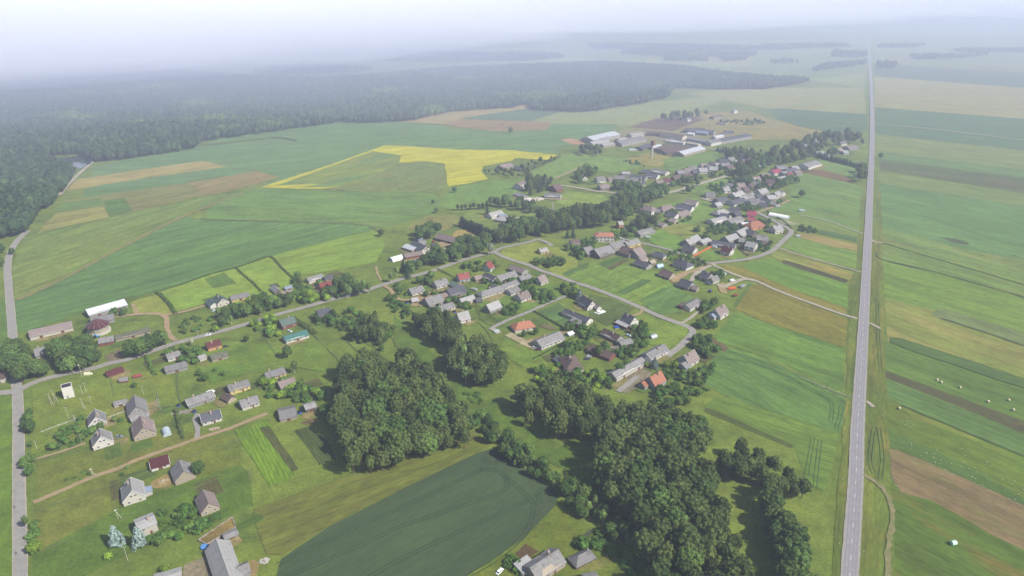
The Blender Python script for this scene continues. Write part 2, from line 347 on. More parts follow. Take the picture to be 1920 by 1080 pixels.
F('field', [(440,362),(490,353),(560,356),(690,361),(812,363),(835,385),(810,402),(722,428),(700,424),(560,416),(372,412),(400,385)], (96,148,76), (104,150,80), ((490,353),(812,363)), patch=110, c3=(124,154,84), c3amt=.3)
F('field', [(28,566),(33,563),(60,551),(205,476),(350,405),(372,413),(560,417),(690,423),(700,432),(640,445),(507,482),(400,512),(300,545),(240,560),(140,592),(55,620),(30,622)], (78,136,82), (88,144,82), ((100,560),(560,440)), patch=120)
F('field', [(507,482),(640,446),(700,432),(716,440),(722,462),(705,492),(640,505),(560,515),(545,520),(525,500)], (136,170,66), (122,162,70), ((520,490),(700,450)), patch=60)
F('field', [(303,547),(340,535),(400,514),(440,504),(505,483),(545,521),(555,540),(500,560),(380,570),(333,584),(325,578)], (128,168,66), (138,170,70), None, patch=40)
F('field', [(383,524),(420,512),(445,532),(400,541)], (86,132,62), (92,138,64), ((383,524),(400,541)), rows=1.6)
F('field', [(244,566),(300,552),(330,586),(300,592),(250,590)], (150,166,80), (140,160,74), None, patch=20)
# --- rape
F('field', [(488,352),(560,328),(640,302),(720,273),(760,274),(860,281),(960,282),(1048,291),(1035,301),(966,297),(960,302),(907,312),(902,321),(915,336),(875,345),(840,350),(834,307),(797,303),(742,307),(700,331),(640,350),(600,355)], (206,204,40), (192,194,42), ((600,330),(1000,290)), patch=30, c3=(156,170,52), c3amt=.3)
F('field', [(520,348),(600,319),(700,284),(752,292),(748,306),(700,331),(640,350),(560,353),(600,345)], (106,146,80), (134,156,64), ((515,348),(735,295)), patch=30, c3=(176,176,48), c3amt=.35)
F('field', [(602,355),(650,348),(700,331),(742,308),(797,304),(833,308),(839,352),(815,362),(690,361)], (112,142,76), (122,140,80), None, patch=40, c3=(140,142,88))
F('field', [(820,388),(845,352),(930,338),(975,338),(985,372),(900,390),(850,395)], (100,150,72), (112,156,76), None)
F('field', [(1052,262),(1068,260),(1092,264),(1095,272),(1072,271)], (196,160,140), (188,150,130))
F('field', [(985,330),(1050,292),(1075,288),(1200,300),(1215,310),(1150,325),(1092,318),(1045,334)], (112,154,74), (120,158,80), None)
F('field', [(1170,300),(1220,286),(1262,296),(1235,314),(1190,308)], (160,154,92), (154,150,88))
F('field', [(1240,300),(1300,288),(1380,282),(1360,298),(1290,315),(1258,322)], (108,150,80), (118,156,84), ((1260,300),(1380,284)))
F('field', [(1225,272),(1262,270),(1300,275),(1285,290),(1262,295),(1230,285)], (112,104,102), (98,92,92))
F('field', [(1040,380),(1060,358),(1130,366),(1140,374),(1110,388),(1085,395)], (134,164,72), (124,160,70))
F('field', [(864,408),(880,396),(960,392),(1010,404),(960,428),(930,434)], (124,152,72), (128,156,76), ((864,408),(900,402)), rows=7)
F('field', [(838,452),(856,432),(880,430),(890,442),(866,454)], (176,160,100), (164,152,92))
F('field', [(760,430),(800,405),(850,402),(868,412),(838,432)], (126,140,78), (140,144,84), None, c3=(156,146,92))
# --- village meadows and plots
F('field', [(937,480),(945,466),(1000,455),(1040,462),(1080,480),(1090,520),(1050,518),(990,494)], (134,158,66), (142,160,72), None, patch=30)
F('field', [(1052,518),(1100,505),(1105,492),(1190,500),(1240,512),(1262,535),(1275,570),(1200,572),(1100,534)], (110,154,66), (122,156,68), ((1100,534),(1190,500)), patch=25)
F('field', [(1118,496),(1158,481),(1172,484),(1135,502)], (74,124,62), (78,128,64), ((1118,496),(1158,481)), rows=1.5)
F('field', [(1135,503),(1172,485),(1180,488),(1146,507)], (104,98,76), (98,104,72), ((1118,496),(1158,481)), rows=1.5)
F('field', [(1052,514),(1095,495),(1104,498),(1066,520)], (80,130,68), (76,124,66), ((1052,514),(1095,495)))
F('field', [(1156,548),(1205,523),(1222,527),(1172,553)], (76,130,70), (80,134,70), ((1156,548),(1205,523)), rows=2)
F('field', [(1198,565),(1242,541),(1262,538),(1300,558),(1282,585),(1240,590),(1225,584)], (90,142,78), (84,138,76), ((1200,565),(1245,541)))
F('field', [(1010,585),(1048,568),(1076,596),(1060,612),(1040,608)], (78,124,76), (86,130,76), ((1010,585),(1048,568)))
F('field', [(1105,552),(1145,560),(1190,580),(1140,612),(1105,595)], (98,124,66), (92,116,64), ((1105,600),(1170,570)), rows=2.5)
F('field', [(1004,610),(1018,602),(1045,618),(1035,620)], (128,120,100), (120,114,94))
F('field', [(900,530),(985,525),(1070,535),(1075,550),(1000,580),(930,600),(912,585),(880,560)], (108,146,62), (100,138,60), None, patch=14)
F('field', [(1290,615),(1200,590),(1180,600),(1195,640),(1250,655),(1285,640)], (116,150,60), (124,154,62), None, patch=25)
F('field', [(945,632),(1005,660),(1062,616),(1080,640),(980,690),(935,660)], (118,150,60), (108,144,58), None, patch=20)
F('field', [(1240,385),(1300,372),(1352,388),(1345,408),(1290,425),(1240,415)], (108,154,66), (116,156,70))
F('field', [(1250,415),(1325,428),(1310,440),(1260,440),(1235,432)], (136,154,72), (148,152,84))
F('field', [(1200,440),(1240,430),(1282,450),(1268,470),(1235,462)], (104,158,62), (98,150,62))
F('field', [(1297,490),(1320,470),(1380,470),(1400,484),(1335,490)], (104,150,62), (112,152,64))
F('field', [(1385,468),(1395,462),(1412,474),(1402,481)], (84,78,66), (90,82,70))
F('field', [(1290,352),(1362,334),(1380,345),(1350,365),(1300,365)], (116,152,72), (110,148,70))
F('field', [(1458,414),(1470,412),(1495,420),(1490,423),(1470,421)], (176,178,160), (168,172,156))
# --- lower left plots; cloud shade is put into the darker bottom greens
F('field', [(740,590),(770,625),(800,650),(860,720),(960,760),(1040,830),(1110,850),(1150,960),(1230,1080),(1200,1140),(1180,1000),(1060,880),(930,830),(880,780),(820,730),(790,680),(740,650)], (92,130,48), (84,122,46), None, patch=40, c3=(112,132,58))
F('field', [(480,985),(476,955),(560,925),(660,890),(780,852),(880,808),(925,832),(895,850),(760,915),(620,985),(530,1042),(500,1040)], (108,124,54), (120,126,62), ((480,960),(880,815)), patch=20, c3=(100,126,48), c3amt=.4)
F('crop_field', [(515,1095),(528,1048),(620,986),(760,915),(895,850),(936,838),(968,860),(1000,895),(1038,915),(1046,935),(1040,950),(985,1008),(915,1055),(870,1085),(840,1130),(500,1130)], (68,96,74), (76,103,78), ((530,1045),(895,850)), label='dark grey-green crop field with tractor tramlines', patch=40, fine=.1, rows=1.6, rowdark=.9)
F('field', [(870,1085),(915,1055),(985,1008),(1040,950),(1060,960),(1110,990),(1160,1020),(1215,1100),(1160,1150),(850,1150)], (102,126,44), (112,130,48), None, patch=25)
F('field', [(440,808),(470,800),(502,790),(556,890),(540,900),(505,913),(480,870)], (98,150,40), (106,154,42), ((502,790),(556,890)), rows=2.2, label='bright green row crop plot beside the farm lane')
F('field', [(486,802),(505,800),(560,880),(548,886)], (86,104,56), (94,98,66), ((502,790),(556,890)), rows=1.8)
F('field', [(552,808),(580,800),(615,830),(630,860),(600,872)], (84,104,58), (78,98,56), ((552,808),(600,872)), rows=2.)
F('field', [(60,730),(180,690),(235,690),(320,700),(330,745),(240,790),(60,855)], (126,146,60), (114,142,56), None, patch=30, c3=(104,130,54), c3amt=.4)
F('field', [(370,660),(430,640),(520,650),(610,640),(620,700),(560,690),(480,700),(370,700)], (104,138,54), (114,146,58), None, patch=25)
F('field', [(385,690),(470,684),(455,705),(395,720)], (86,136,52), (92,140,54), None)
F('field', [(70,870),(330,808),(440,818),(455,870),(300,920),(210,960),(90,1040),(62,1040),(64,950)], (106,130,52), (120,132,60), None, patch=35)
F('field', [(62,1040),(210,962),(300,922),(450,872),(470,890),(475,950),(380,990),(260,1030),(140,1090),(62,1110)], (84,124,46), (92,128,48), None, patch=25)
F('field', [(-40,735),(22,745),(24,1130),(-40,1130)], (96,134,44), (108,142,46), None, patch=30)
F('field', [(-60,600),(10,560),(20,640),(-20,700),(-60,720)], (92,138,62), (84,130,60), None)
F('field', [(284,905),(310,890),(330,893),(334,905),(300,917),(282,915)], (168,152,112), (160,142,104), None, patch=6)
F('field', [(440,1062),(475,1050),(486,1056),(480,1085),(445,1090)], (170,150,112), (178,156,120), None, patch=5)
F('field', [(345,1060),(395,1040),(400,1090),(340,1100)], (142,134,128), (150,142,134), None, patch=8)
F('field', [(965,1040),(985,1020),(1010,1035),(985,1052)], (96,80,64), (104,86,68), None, patch=5)
F('field', [(1082,1013),(1108,992),(1114,996),(1090,1020)], (84,92,84), (78,88,82), None, patch=5)
F('field', [(196,668),(225,655),(232,672),(205,680)], (128,118,108), (140,126,108))
F('field', [(1182,700),(1205,690),(1222,700),(1206,722),(1175,738),(1158,735),(1180,718),(1172,712)], (138,132,130), (146,140,134), None, patch=6)
F('field', [(946,630),(958,623),(968,629),(990,640),(1003,638),(1014,652),(1010,659),(990,652)], (178,172,158), (186,178,164), None, patch=6)
F('field', [(1345,535),(1356,530),(1366,538),(1362,552),(1350,548)], (176,160,130), (168,150,122), None, patch=6)
F('field', [(770,560),(815,545),(830,552),(805,575),(770,575)], (176,160,132), (150,140,112), None, patch=6)
F('field', [(792,470),(840,448),(850,452),(800,476)], (176,162,136), (166,150,120), None, patch=6)
F('field', [(1255,520),(1285,508),(1292,514),(1270,530),(1258,530)], (176,156,128), (166,146,118), None, patch=6)

# ---------------------------------------------------------------- roads
def catmull(w, per=8):
    out = []
    n = len(w)
    for i in range(n-1):
        p0, p1, p2, p3 = w[max(i-1,0)], w[i], w[i+1], w[min(i+2,n-1)]
        for j in range(per):
            t = j/per
            out.append(.5*((2*p1)+(p2-p0)*t+(2*p0-5*p1+4*p2-p3)*t*t+(3*p1-p0-3*p2+p3)*t**3))
    out.append(w[-1]); return out
def strip_mesh(name, w, width, z, mat, jit=0., seed=1, off=0.):
    rnd = random.Random(seed); v = []; n = len(w)
    for i, p in enumerate(w):
        d = (w[min(i+1,n-1)]-w[max(i-1,0)]); d.z = 0; d.normalize(); nr = Vector((-d.y, d.x, 0))
        a, b = width/2+rnd.uniform(-jit, jit), width/2+rnd.uniform(-jit, jit)
        zz = LZ(p.y, z)
        q = p+nr*(a+off); r = p-nr*(b-off); v += [(r.x, r.y, zz), (q.x, q.y, zz)]
    return mesh(name, v, [(2*i, 2*i+2, 2*i+3, 2*i+1) for i in range(n-1)], mat)
def road_mat(name, c, c2, wheel=True):
    t = NT(name, .9); a, b = [tuple(v*.62 for v in lin(q)) for q in (c, c2)]
    col = t.mix(t.ramp(t.noise(1/5., 4), .35, .65), a, b)
    col = t.scale(col, t.ramp(t.noise(1.2, 4, None, .7), .3, .7, .86, 1.14)); return t.out(col)
ASPH = road_mat('worn_asphalt', (152,148,150), (160,156,157)); SHOULD = road_mat('gravel_shoulder', (170,164,156), (158,152,142))
VROAD = road_mat('village_asphalt', (164,158,150), (150,146,140)); GRAV = road_mat('pale_gravel', (184,174,154), (168,160,140))
DIRT = road_mat('tan_dirt_track', (176,150,116), (158,140,104)); LINEW = simple_mat('road_paint', (226,226,220), .1)
TYRE = road_mat('darker_tyre_lane', (142,138,142), (150,146,149))
_ri = [0]; ROADPTS = []
def road(name, pts, width, mat, label, jit=.25, per=8, shoulder=None):
    w = catmull([P(x, y) for x, y in pts], per); _ri[0] += 1; z = .262+.0005*_ri[0]; ROADPTS.extend(w)
    if shoulder:
        sh = link('road_shoulder', strip_mesh('road_shoulder', w, width+shoulder, z-.006, SHOULD if mat is ASPH else GRAV, .15, _ri[0]))
        tag(sh, kind='structure')
    o = link(name, strip_mesh(name, w, width, z, mat, jit, _ri[0]+50)); tag(o, label, kind='structure'); return w, o, z
main_px = [(1586,1200),(1593,1080),(1604.5,900),(1608,800),(1615.5,670),(1622.5,540),(1628,430),(1631,360),(1635,270),(1634.8,200),(1632,140),(1630,110),(1627,80),(1622,60)]
mw, mo, mz = road('main_road', main_px, 5.9, ASPH, 'straight two-lane trunk road with gravel shoulders', .05, 16, 2.)
for off in (-2.3, -.85, .85, 2.3):
    lo = link('wheel_track', strip_mesh('wheel_track', mw, .55, mz+.004, TYRE, .05, 3, off), mo); lo['kind'] = 'structure'
# dashed centre line, laid out along the road
dm = MB(); acc = 0; nxt = 0; zz0 = mz+.009
for i in range(len(mw)-1):
    a, b = mw[i], mw[i+1]; L = (b-a).length; d = (b-a).normalized(); nr = Vector((-d.y, d.x, 0))
    while nxt < acc+L:
        s0 = nxt-acc; p = a+d*s0; q = p+d*3.2; zz = LZ(p.y, zz0)
        if p.y < 1500: dm.add([(p-nr*.07).to_tuple()[:2]+(zz,), (q-nr*.07).to_tuple()[:2]+(zz,), (q+nr*.07).to_tuple()[:2]+(zz,), (p+nr*.07).to_tuple()[:2]+(zz,)], [(0,1,2,3)])
        nxt += 12
    acc += L
tag(dm.build('centre_line', LINEW, mo), 'white dashed centre line', kind='stuff')
road('left_road', [(36,1200),(38,1080),(36.5,950),(35.5,870),(35,800),(33,742),(29,700),(25,640),(20,580),(16,535),(14.5,500),(19,475),(32,453),(52,433)], 5.3, VROAD, 'grey asphalt lane running up the left edge', .12, 10, 1.)
road('forest_road', [(112,366),(128,347),(150,325),(175,303)], 5, GRAV, 'pale road running past the forest pond')
road('side_road', [(-40,742),(5,737),(36,735)], 5.5, VROAD, 'short asphalt side road on the left', .1, 8, .8)
road('village_street', [(36,732),(62,719),(100,707),(150,696.5),(183,689),(205,682),(237,675.5),(283,660),(320,647),(345,640),(400,625.5),(460,609),(518,591),(557,580.5),(620,563),(645,557),(682,547),(717,535),(762,521.5),(800,512),(832,501),(857,492),(890,482),(927,473)], 4.8, VROAD, 'long pale village street crossing the village', .12, 8, .8)
road('village_loop_road', [(927,473),(940,466),(965,460),(992,454.5),(1008,450),(1025,455),(1035,462)], 4.6, VROAD, 'curved lane below the tree belt')
road('east_village_road', [(927,473),(946,483),(970,491),(992,498),(1012,507),(1045,518),(1079,531),(1100,537),(1146,554),(1200,577),(1233,592),(1273,607),(1291,614),(1299,622),(1293,632),(1273,652),(1258,663),(1250,668)], 4.4, VROAD, 'pale lane running down through the middle houses', .15, 8, .8)
road('house_lane', [(1063,555),(1030,568),(1000,582),(950,602),(918,618)], 3.6, VROAD, 'narrow straight lane above the orange roofed house')
road('driveway', [(922,616),(936,626)], 4, GRAV, 'short pale drive'); road('driveway', [(1205,580),(1200,588),(1186,593)], 2.6, DIRT, 'short drive to the steep dark roof')
road('driveway', [(1273,606),(1285,603),(1310,585)], 2.6, GRAV, 'side track beside the green plot')
road('farm_lane', [(63,943),(110,923),(180,893),(222,879),(260,862),(320,841),(372,823),(428,805),(465,790),(501,776)], 3.2, DIRT, 'tan farm lane climbing right from the left road')
road('garden_track', [(50,866),(110,849),(160,832)], 2, DIRT, 'narrow garden track', .4)
road('driveway', [(372,776),(366,788),(371,805),(369,822)], 3, VROAD, 'grey drive to the corrugated roofed house')
road('upper_village_lane', [(1122,436),(1146,441),(1171,449),(1198,455),(1240,465),(1267,473),(1319,491),(1333,494)], 4, VROAD, 'lane past the gable-roofed barns')
road('village_loop_road', [(1330,494.5),(1365,491),(1408,485),(1442,474),(1458,462),(1468,452),(1478,443),(1484,436),(1480,430),(1463,421),(1446,412),(1430,404),(1418,399)], 4.6, VROAD, 'pale road looping round the eastern houses', .15, 8, .6)
road('upper_track', [(1418,400),(1440,392),(1462,384),(1480,376)], 4, DIRT, 'tan track above the white tent')
road('field_lane', [(1336,495),(1346,502),(1390,520),(1417,527),(1462,547),(1565,585),(1607,598)], 3.4, GRAV, 'pale field lane joining the trunk road')
road('yard_lane', [(1417,527),(1395,524),(1372,532),(1356,538),(1345,533)], 4.6, GRAV, 'bend into the machinery yard')
road('yard_lane', [(1328,496),(1306,507),(1284,514),(1263,527)], 4.4, DIRT, 'tan yard lane between dark roofs')
road('yard_lane', [(1333,498),(1315,507),(1302,516),(1296,528)], 4, GRAV, 'grey lane down to the low barn')
road('field_path', [(1460,466),(1529,487),(1580,501),(1615,511)], 2.2, GRAV, 'thin path across the meadow'); road('field_path', [(1500,404),(1529,409),(1560,417),(1581,425),(1619,439)], 2.2, GRAV, 'faint path below the white tent')
road('field_path', [(1634,450),(1641,455),(1655,455)], 2.6, GRAV, 'short field entrance right of the trunk road'); road('field_path', [(1629,607),(1636,609),(1650,617)], 2.6, GRAV, 'second field entrance right of the trunk road')
road('field_path', [(1624,753),(1630,757),(1638,764)], 2.8, GRAV, 'third field entrance right of the trunk road'); road('field_path', [(1598,748),(1570,738),(1545,727),(1500,708)], 1.4, road_mat('stony_path', (130,132,104), (106,122,76)), 'stony path beside a ditch', .5)
road('dirt_track', [(1619,890),(1632,899),(1648,910),(1662,928),(1671,950),(1672,985),(1664,1035),(1666,1090)], 2.6, road_mat('grassy_track', (146,136,98), (118,124,70)), 'curving dirt track right of the trunk road', .6)
road('upper_street', [(1236,369),(1250,363),(1267,359),(1282,355),(1289,352),(1330,340),(1362,331)], 7, GRAV, 'wide pale street through the upper village'); road('upper_street', [(1315,372),(1335,378),(1352,384)], 5, GRAV, 'short lane by the upper plots')
road('upper_street', [(1404,318),(1424,312),(1444,306)], 7, GRAV, 'pale street end among the far houses'); road('farm_road', [(1319,278),(1352,282),(1388,288)], 5, GRAV, 'pale farm road by the long white roof')
road('dirt_track', [(1040,336),(1072,321),(1091,312)], 4, DIRT, 'track over the upper meadow', .6); road('upper_street', [(1045,347),(1092,354),(1116,359),(1141,361),(1170,366)], 5, GRAV, 'lane beside the oval meadow')
road('farm_track', [(217,595),(240,592),(258,590),(285,589),(300,590),(312,597),(313,612),(317,628),(330,640)], 4, DIRT, 'sandy track round the farm yard', .5)
road('farm_track', [(248,571),(255,579),(257,590)], 3, DIRT, 'sandy spur by the long white roof', .4); road('farm_track', [(305,592),(318,590),(345,585),(370,578),(392,571),(404,570)], 3.4, DIRT, 'pale drive to the green-roofed house', .3)
road('driveway', [(583,535),(600,547),(618,561)], 2.6, DIRT, 'drive to the red-roofed house'); road('village_track', [(719,536),(731,543),(738,553),(750,562),(775,563),(808,556)], 3.4, DIRT, 'sandy lane into the close group of yards', .3)
road('dirt_track', [(705,500),(708,515),(716,529)], 2.2, DIRT, 'short dirt track beside the bright meadow', .5); road('farm_track', [(790,474),(830,462),(878,453)], 4.4, DIRT, 'sandy yard road by the weathered barn', .5)
road('driveway', [(940,404),(965,408),(990,411)], 2.6, GRAV, 'drive to the white bungalow'); road('field_path', [(1640,232),(1760,244),(1960,268)], 5, GRAV, 'thin pale track over the far dark field')
road('yard_drive', [(1158,735),(1180,719),(1196,706)], 4, VROAD, 'grey drive to the orange-roofed house'); road('ditch_bank', [(33,563),(60,551),(140,512),(210,474),(290,433),(350,404),(400,384),(455,362)], 4.5, road_mat('dry_grass_bank', (150,128,82), (120,126,70)), 'brown grassy ditch bank crossing the green field', .9)
road('ditch_bank', [(372,412),(480,414),(560,417),(640,419),(690,424),(712,436)], 3, road_mat('ditch_grass', (92,108,66), (120,126,70)), 'narrow ditch across the green fields', .8)
DITCH = road_mat('dark_ditch_grass', (78,100,56), (92,112,60))  # darker green grass along the ditch lines
for i, pts in enumerate([[(1656,456),(1760,487),(1960,546)], [(1645,474),(1655,487),(1760,512),(1960,569)], [(1690,760),(1800,806),(1960,872)], [(1765,597),(1860,628),(1960,662)], [(1668,641),(1740,668),(1960,741)], [(1650,318),(1800,342),(1960,369)]]):
    road('field_ditch', pts, 1.6, DITCH, ['upper dark ditch right of the trunk road','curved dark ditch below it','ditch under the light green strip','ditch edging the grey-green strip','ditch below the dark crop strip','far ditch line'][i], .5)
TRAM = road_mat('tramline_gap', (44,64,40), (52,72,44))
for pts in [[(520,1090),(650,1035),(760,985),(880,945),(935,925),(950,912),(948,898),(935,884),(900,882)], [(860,1090),(930,1050),(985,1000),(1000,955),(1000,945),(975,918),(952,898),(935,884),(920,882),(895,886),(760,950),(620,1010),(520,1060)], [(905,858),(915,868),(932,868),(944,858)], [(1000,945),(1012,940),(1008,925),(1018,917)], [(990,938),(880,990),(760,1045),(680,1090)]]:
    w = catmull([P(x, y) for x, y in pts], 10); _ri[0] += 1
    for off in (-.95, .95):
        tag(link('tramline', strip_mesh('tramline', w, .5, .25+.0002*_ri[0], TRAM, .05, 2, off)), kind='structure')
RUT = road_mat('pressed_crop_rut', (84,114,62), (98,124,68))
for pts in [[(1345,670),(1440,690),(1540,742),(1560,760),(1558,790)], [(1352,655),(1450,686),(1570,745),(1578,765),(1568,806)], [(1640,800),(1632,860),(1640,890)], [(1648,800),(1655,860),(1650,900)], [(1525,820),(1518,860),(1512,895)], [(1538,825),(1533,870),(1528,915)], [(1645,560),(1648,640),(1652,700)]]:
    w = catmull([P(x, y) for x, y in pts], 8); _ri[0] += 1
    for off in (-.95, .95):
        tag(link('wheel_rut', strip_mesh('wheel_rut', w, .4, .25+.0002*_ri[0], RUT, .1, 2, off)), kind='structure')
BOUND = road_mat('rank_boundary_grass', (84,104,52), (112,120,66))
for pts in [[(60,868),(110,856),(200,830),(330,790)],[(62,960),(180,920),(330,866),(460,822)],[(70,1038),(200,985),(300,945),(450,882),(470,905)],[(205,690),(208,720),(213,745)],[(255,770),(330,760),(420,742)],
    [(330,690),(335,740),(345,770)],[(440,735),(470,725),(560,700)],[(430,700),(500,690),(560,676)],[(480,600),(500,640),(520,670)],[(560,600),(600,640),(640,680)],[(620,590),(680,640),(720,660)],[(640,628),(660,650),(690,672)],
    [(900,565),(960,590),(1000,582)],[(880,545),(905,600),(930,612)],[(945,520),(1000,545),(1050,560)],[(1060,620),(1130,600),(1190,580)],[(1090,640),(1160,620),(1210,612)],[(1100,515),(1160,540),(1220,570)],[(1150,505),(1230,535)],
    [(1200,470),(1240,500),(1260,512)],[(1250,420),(1330,445)],[(1270,430),(1360,400)],[(1300,410),(1345,425)],[(1340,480),(1400,468),(1440,455)],[(1290,370),(1330,352),(1380,345)],[(1300,352),(1320,368)],[(1240,310),(1300,300),(1370,290)],[(1060,360),(1120,352)],
    [(760,640),(800,690),(850,740),(900,790)],[(700,600),(740,640),(760,690)],[(870,590),(905,612),(925,640)]]:
    w = catmull([P(x, y) for x, y in pts], 6); _ri[0] += 1
    tag(link('plot_boundary', strip_mesh('plot_boundary', w, .9, .2485+.00004*_ri[0], BOUND, .35, _ri[0])), kind='structure')
# pond by the forest
wt = NT('pond_water', .08); wt.b.inputs['Base Color'].default_value = (.03, .04, .045, 1); wt.b.inputs['Specular IOR Level'].default_value = .6
pw = ragged([P(*q) for q in [(86,302),(112,297),(150,293),(176,296),(170,308),(150,318),(135,312),(104,306)]], 15, 2, random.Random(4))
tag(link('pond', sheet('pond', pw, .33, wt.m)), 'still grey pond at the forest edge', kind='structure')
# ================================================================ buildings
def window_meshes():
    f = MB(); w, h, t = .7, .62, .1
    f.box(-w,-.03,-h,w,.05,-h+t); f.box(-w,-.03,h-t,w,.05,h); f.box(-w,-.03,-h+t,-w+t,.05,h-t); f.box(w-t,-.03,-h+t,w,.05,h-t); f.box(-.04,-.03,-h+t,.04,.04,h-t)
    p = MB().box(-w+t,.0,-h+t,w-t,.02,h-t)
    return f.mesh('window_frame', M['frame']), p.mesh('window_pane', M['pane'])
WFR, WPA = window_meshes()
PANE_ONLY = MB().box(-.7,-.05,-.62,.7,.03,.62).mesh('far_window', M['pane'])
DOORM = MB().box(-.55,-.05,0,.55,.04,2.1).mesh('door', M['door'])
CHIM = MB().box(-.42,-.42,-1.4,.42,.42,1.1).box(-.5,-.5,1.1,.5,.5,1.25).mesh('chimney', M['chim'])
def put_window(root, x, y, z, ang, near):
    if near:
        w = link('window', WFR, root, (x, y, z), ang); link('pane', WPA, w)
    else: link('window', PANE_ONLY, root, (x, y, z), ang)
_rseed = [0]
def shell(root, L, W, he, hr, rm, wm, hip=0, oh=.45, name_wall='wall', mono=0, gable=None, base=.0):
    """walls with gables and a roof of two real slabs (or hips); local x runs along the ridge"""
    l, w = L/2, W/2
    if hip:
        i = min(l-.3, w*hip)
        MB().box(-l,-w,base,l,w,he).build(name_wall, wm, root)
        s = (hr-he)/w; e = he-s*oh; r = MB(); X, Y = l+oh, w+oh
        top = [(-l+i,0,hr),(l-i,0,hr)]; lo = [(-X,-Y,e),(X,-Y,e),(X,Y,e),(-X,Y,e)]
        r.add(lo+top+[(a,b,c-.16) for a,b,c in lo], [(0,1,5,4),(1,2,5),(2,3,4,5),(3,0,4),(6,9,8,7),(0,6,7,1),(1,7,8,2),(2,8,9,3),(3,9,6,0)])
        return r.build('roof', rm, root)
    if mono:       # single pitch, high along +y
        MB().extr([(-w,base),(w,base),(w,hr-.1),(-w,he-.1)], -l, l).v
        m = MB(); m.add([(-l,-w,base),(l,-w,base),(l,w,base),(-l,w,base),(-l,-w,he-.12),(l,-w,he-.12),(l,w,hr-.12),(-l,w,hr-.12)],
                        [(0,3,2,1),(0,1,5,4),(1,2,6,5),(2,3,7,6),(3,0,4,7),(4,5,6,7)]); m.build(name_wall, wm, root)
        s = (hr-he)/W; X = l+oh*.6; r = MB(); a, b = he-s*oh, hr+s*oh*.5; y0, y1 = -w-oh, w+oh*.5
        r.add([(-X,y0,a),(X,y0,a),(X,y1,b),(-X,y1,b),(-X,y0,a-.11),(X,y0,a-.11),(X,y1,b-.11),(-X,y1,b-.11)],
              [(0,1,2,3),(4,7,6,5),(0,4,5,1),(1,5,6,2),(2,6,7,3),(3,7,4,0)])
        return r.build('roof', rm, root)
    m = MB(); v = [(-l,-w,base),(l,-w,base),(l,w,base),(-l,w,base),(-l,-w,he),(l,-w,he),(l,w,he),(-l,w,he),(-l,0,hr-.12),(l,0,hr-.12)]
    m.add(v, [(0,3,2,1),(0,1,5,4),(2,3,7,6),(4,5,9,8),(6,7,8,9)])
    m.k = 1 if gable else 0
    m.add(v, [(1,2,6,9,5),(3,0,4,8,7)])
    m.build(name_wall, [wm, gable] if gable else wm, root)
    s = (hr-he)/w; e = he-s*oh; X = l+oh*.8; Y = w+oh; T = .17; r = MB()
    rnd = random.Random(_rseed[0]); _rseed[0] += 1; n = 5; sag = rnd.uniform(.02, .12) if L > 14 else rnd.uniform(0, .05)
    for sg in (-1, 1):      # slabs, with the slight sag of an old ridge
        vs = []
        for j in range(n+1):
            x = -X+2*X*j/n; q = sag*math.sin(math.pi*j/n)
            vs += [(x,sg*Y,e),(x,0,hr-q),(x,sg*Y,e-T),(x,sg*.02,hr-T-q)]
        f = []
        for j in range(n):
            a, b = 4*j, 4*j+4
            q = [(a,b,b+1,a+1),(a+2,a+3,b+3,b+2),(a,a+2,b+2,b)]
            f += q if sg < 0 else [t[::-1] for t in q]
        f += [(0,1,3,2),(4*n,4*n+2,4*n+3,4*n+1)] if sg < 0 else [(0,2,3,1),(4*n,4*n+1,4*n+3,4*n+2)]
        r.add(vs, f)
    r.box(-X,-.14,hr-sag*.5-.03,X,.14,hr+.07)
    return r.build('roof', rm, root)
HOUSES = []
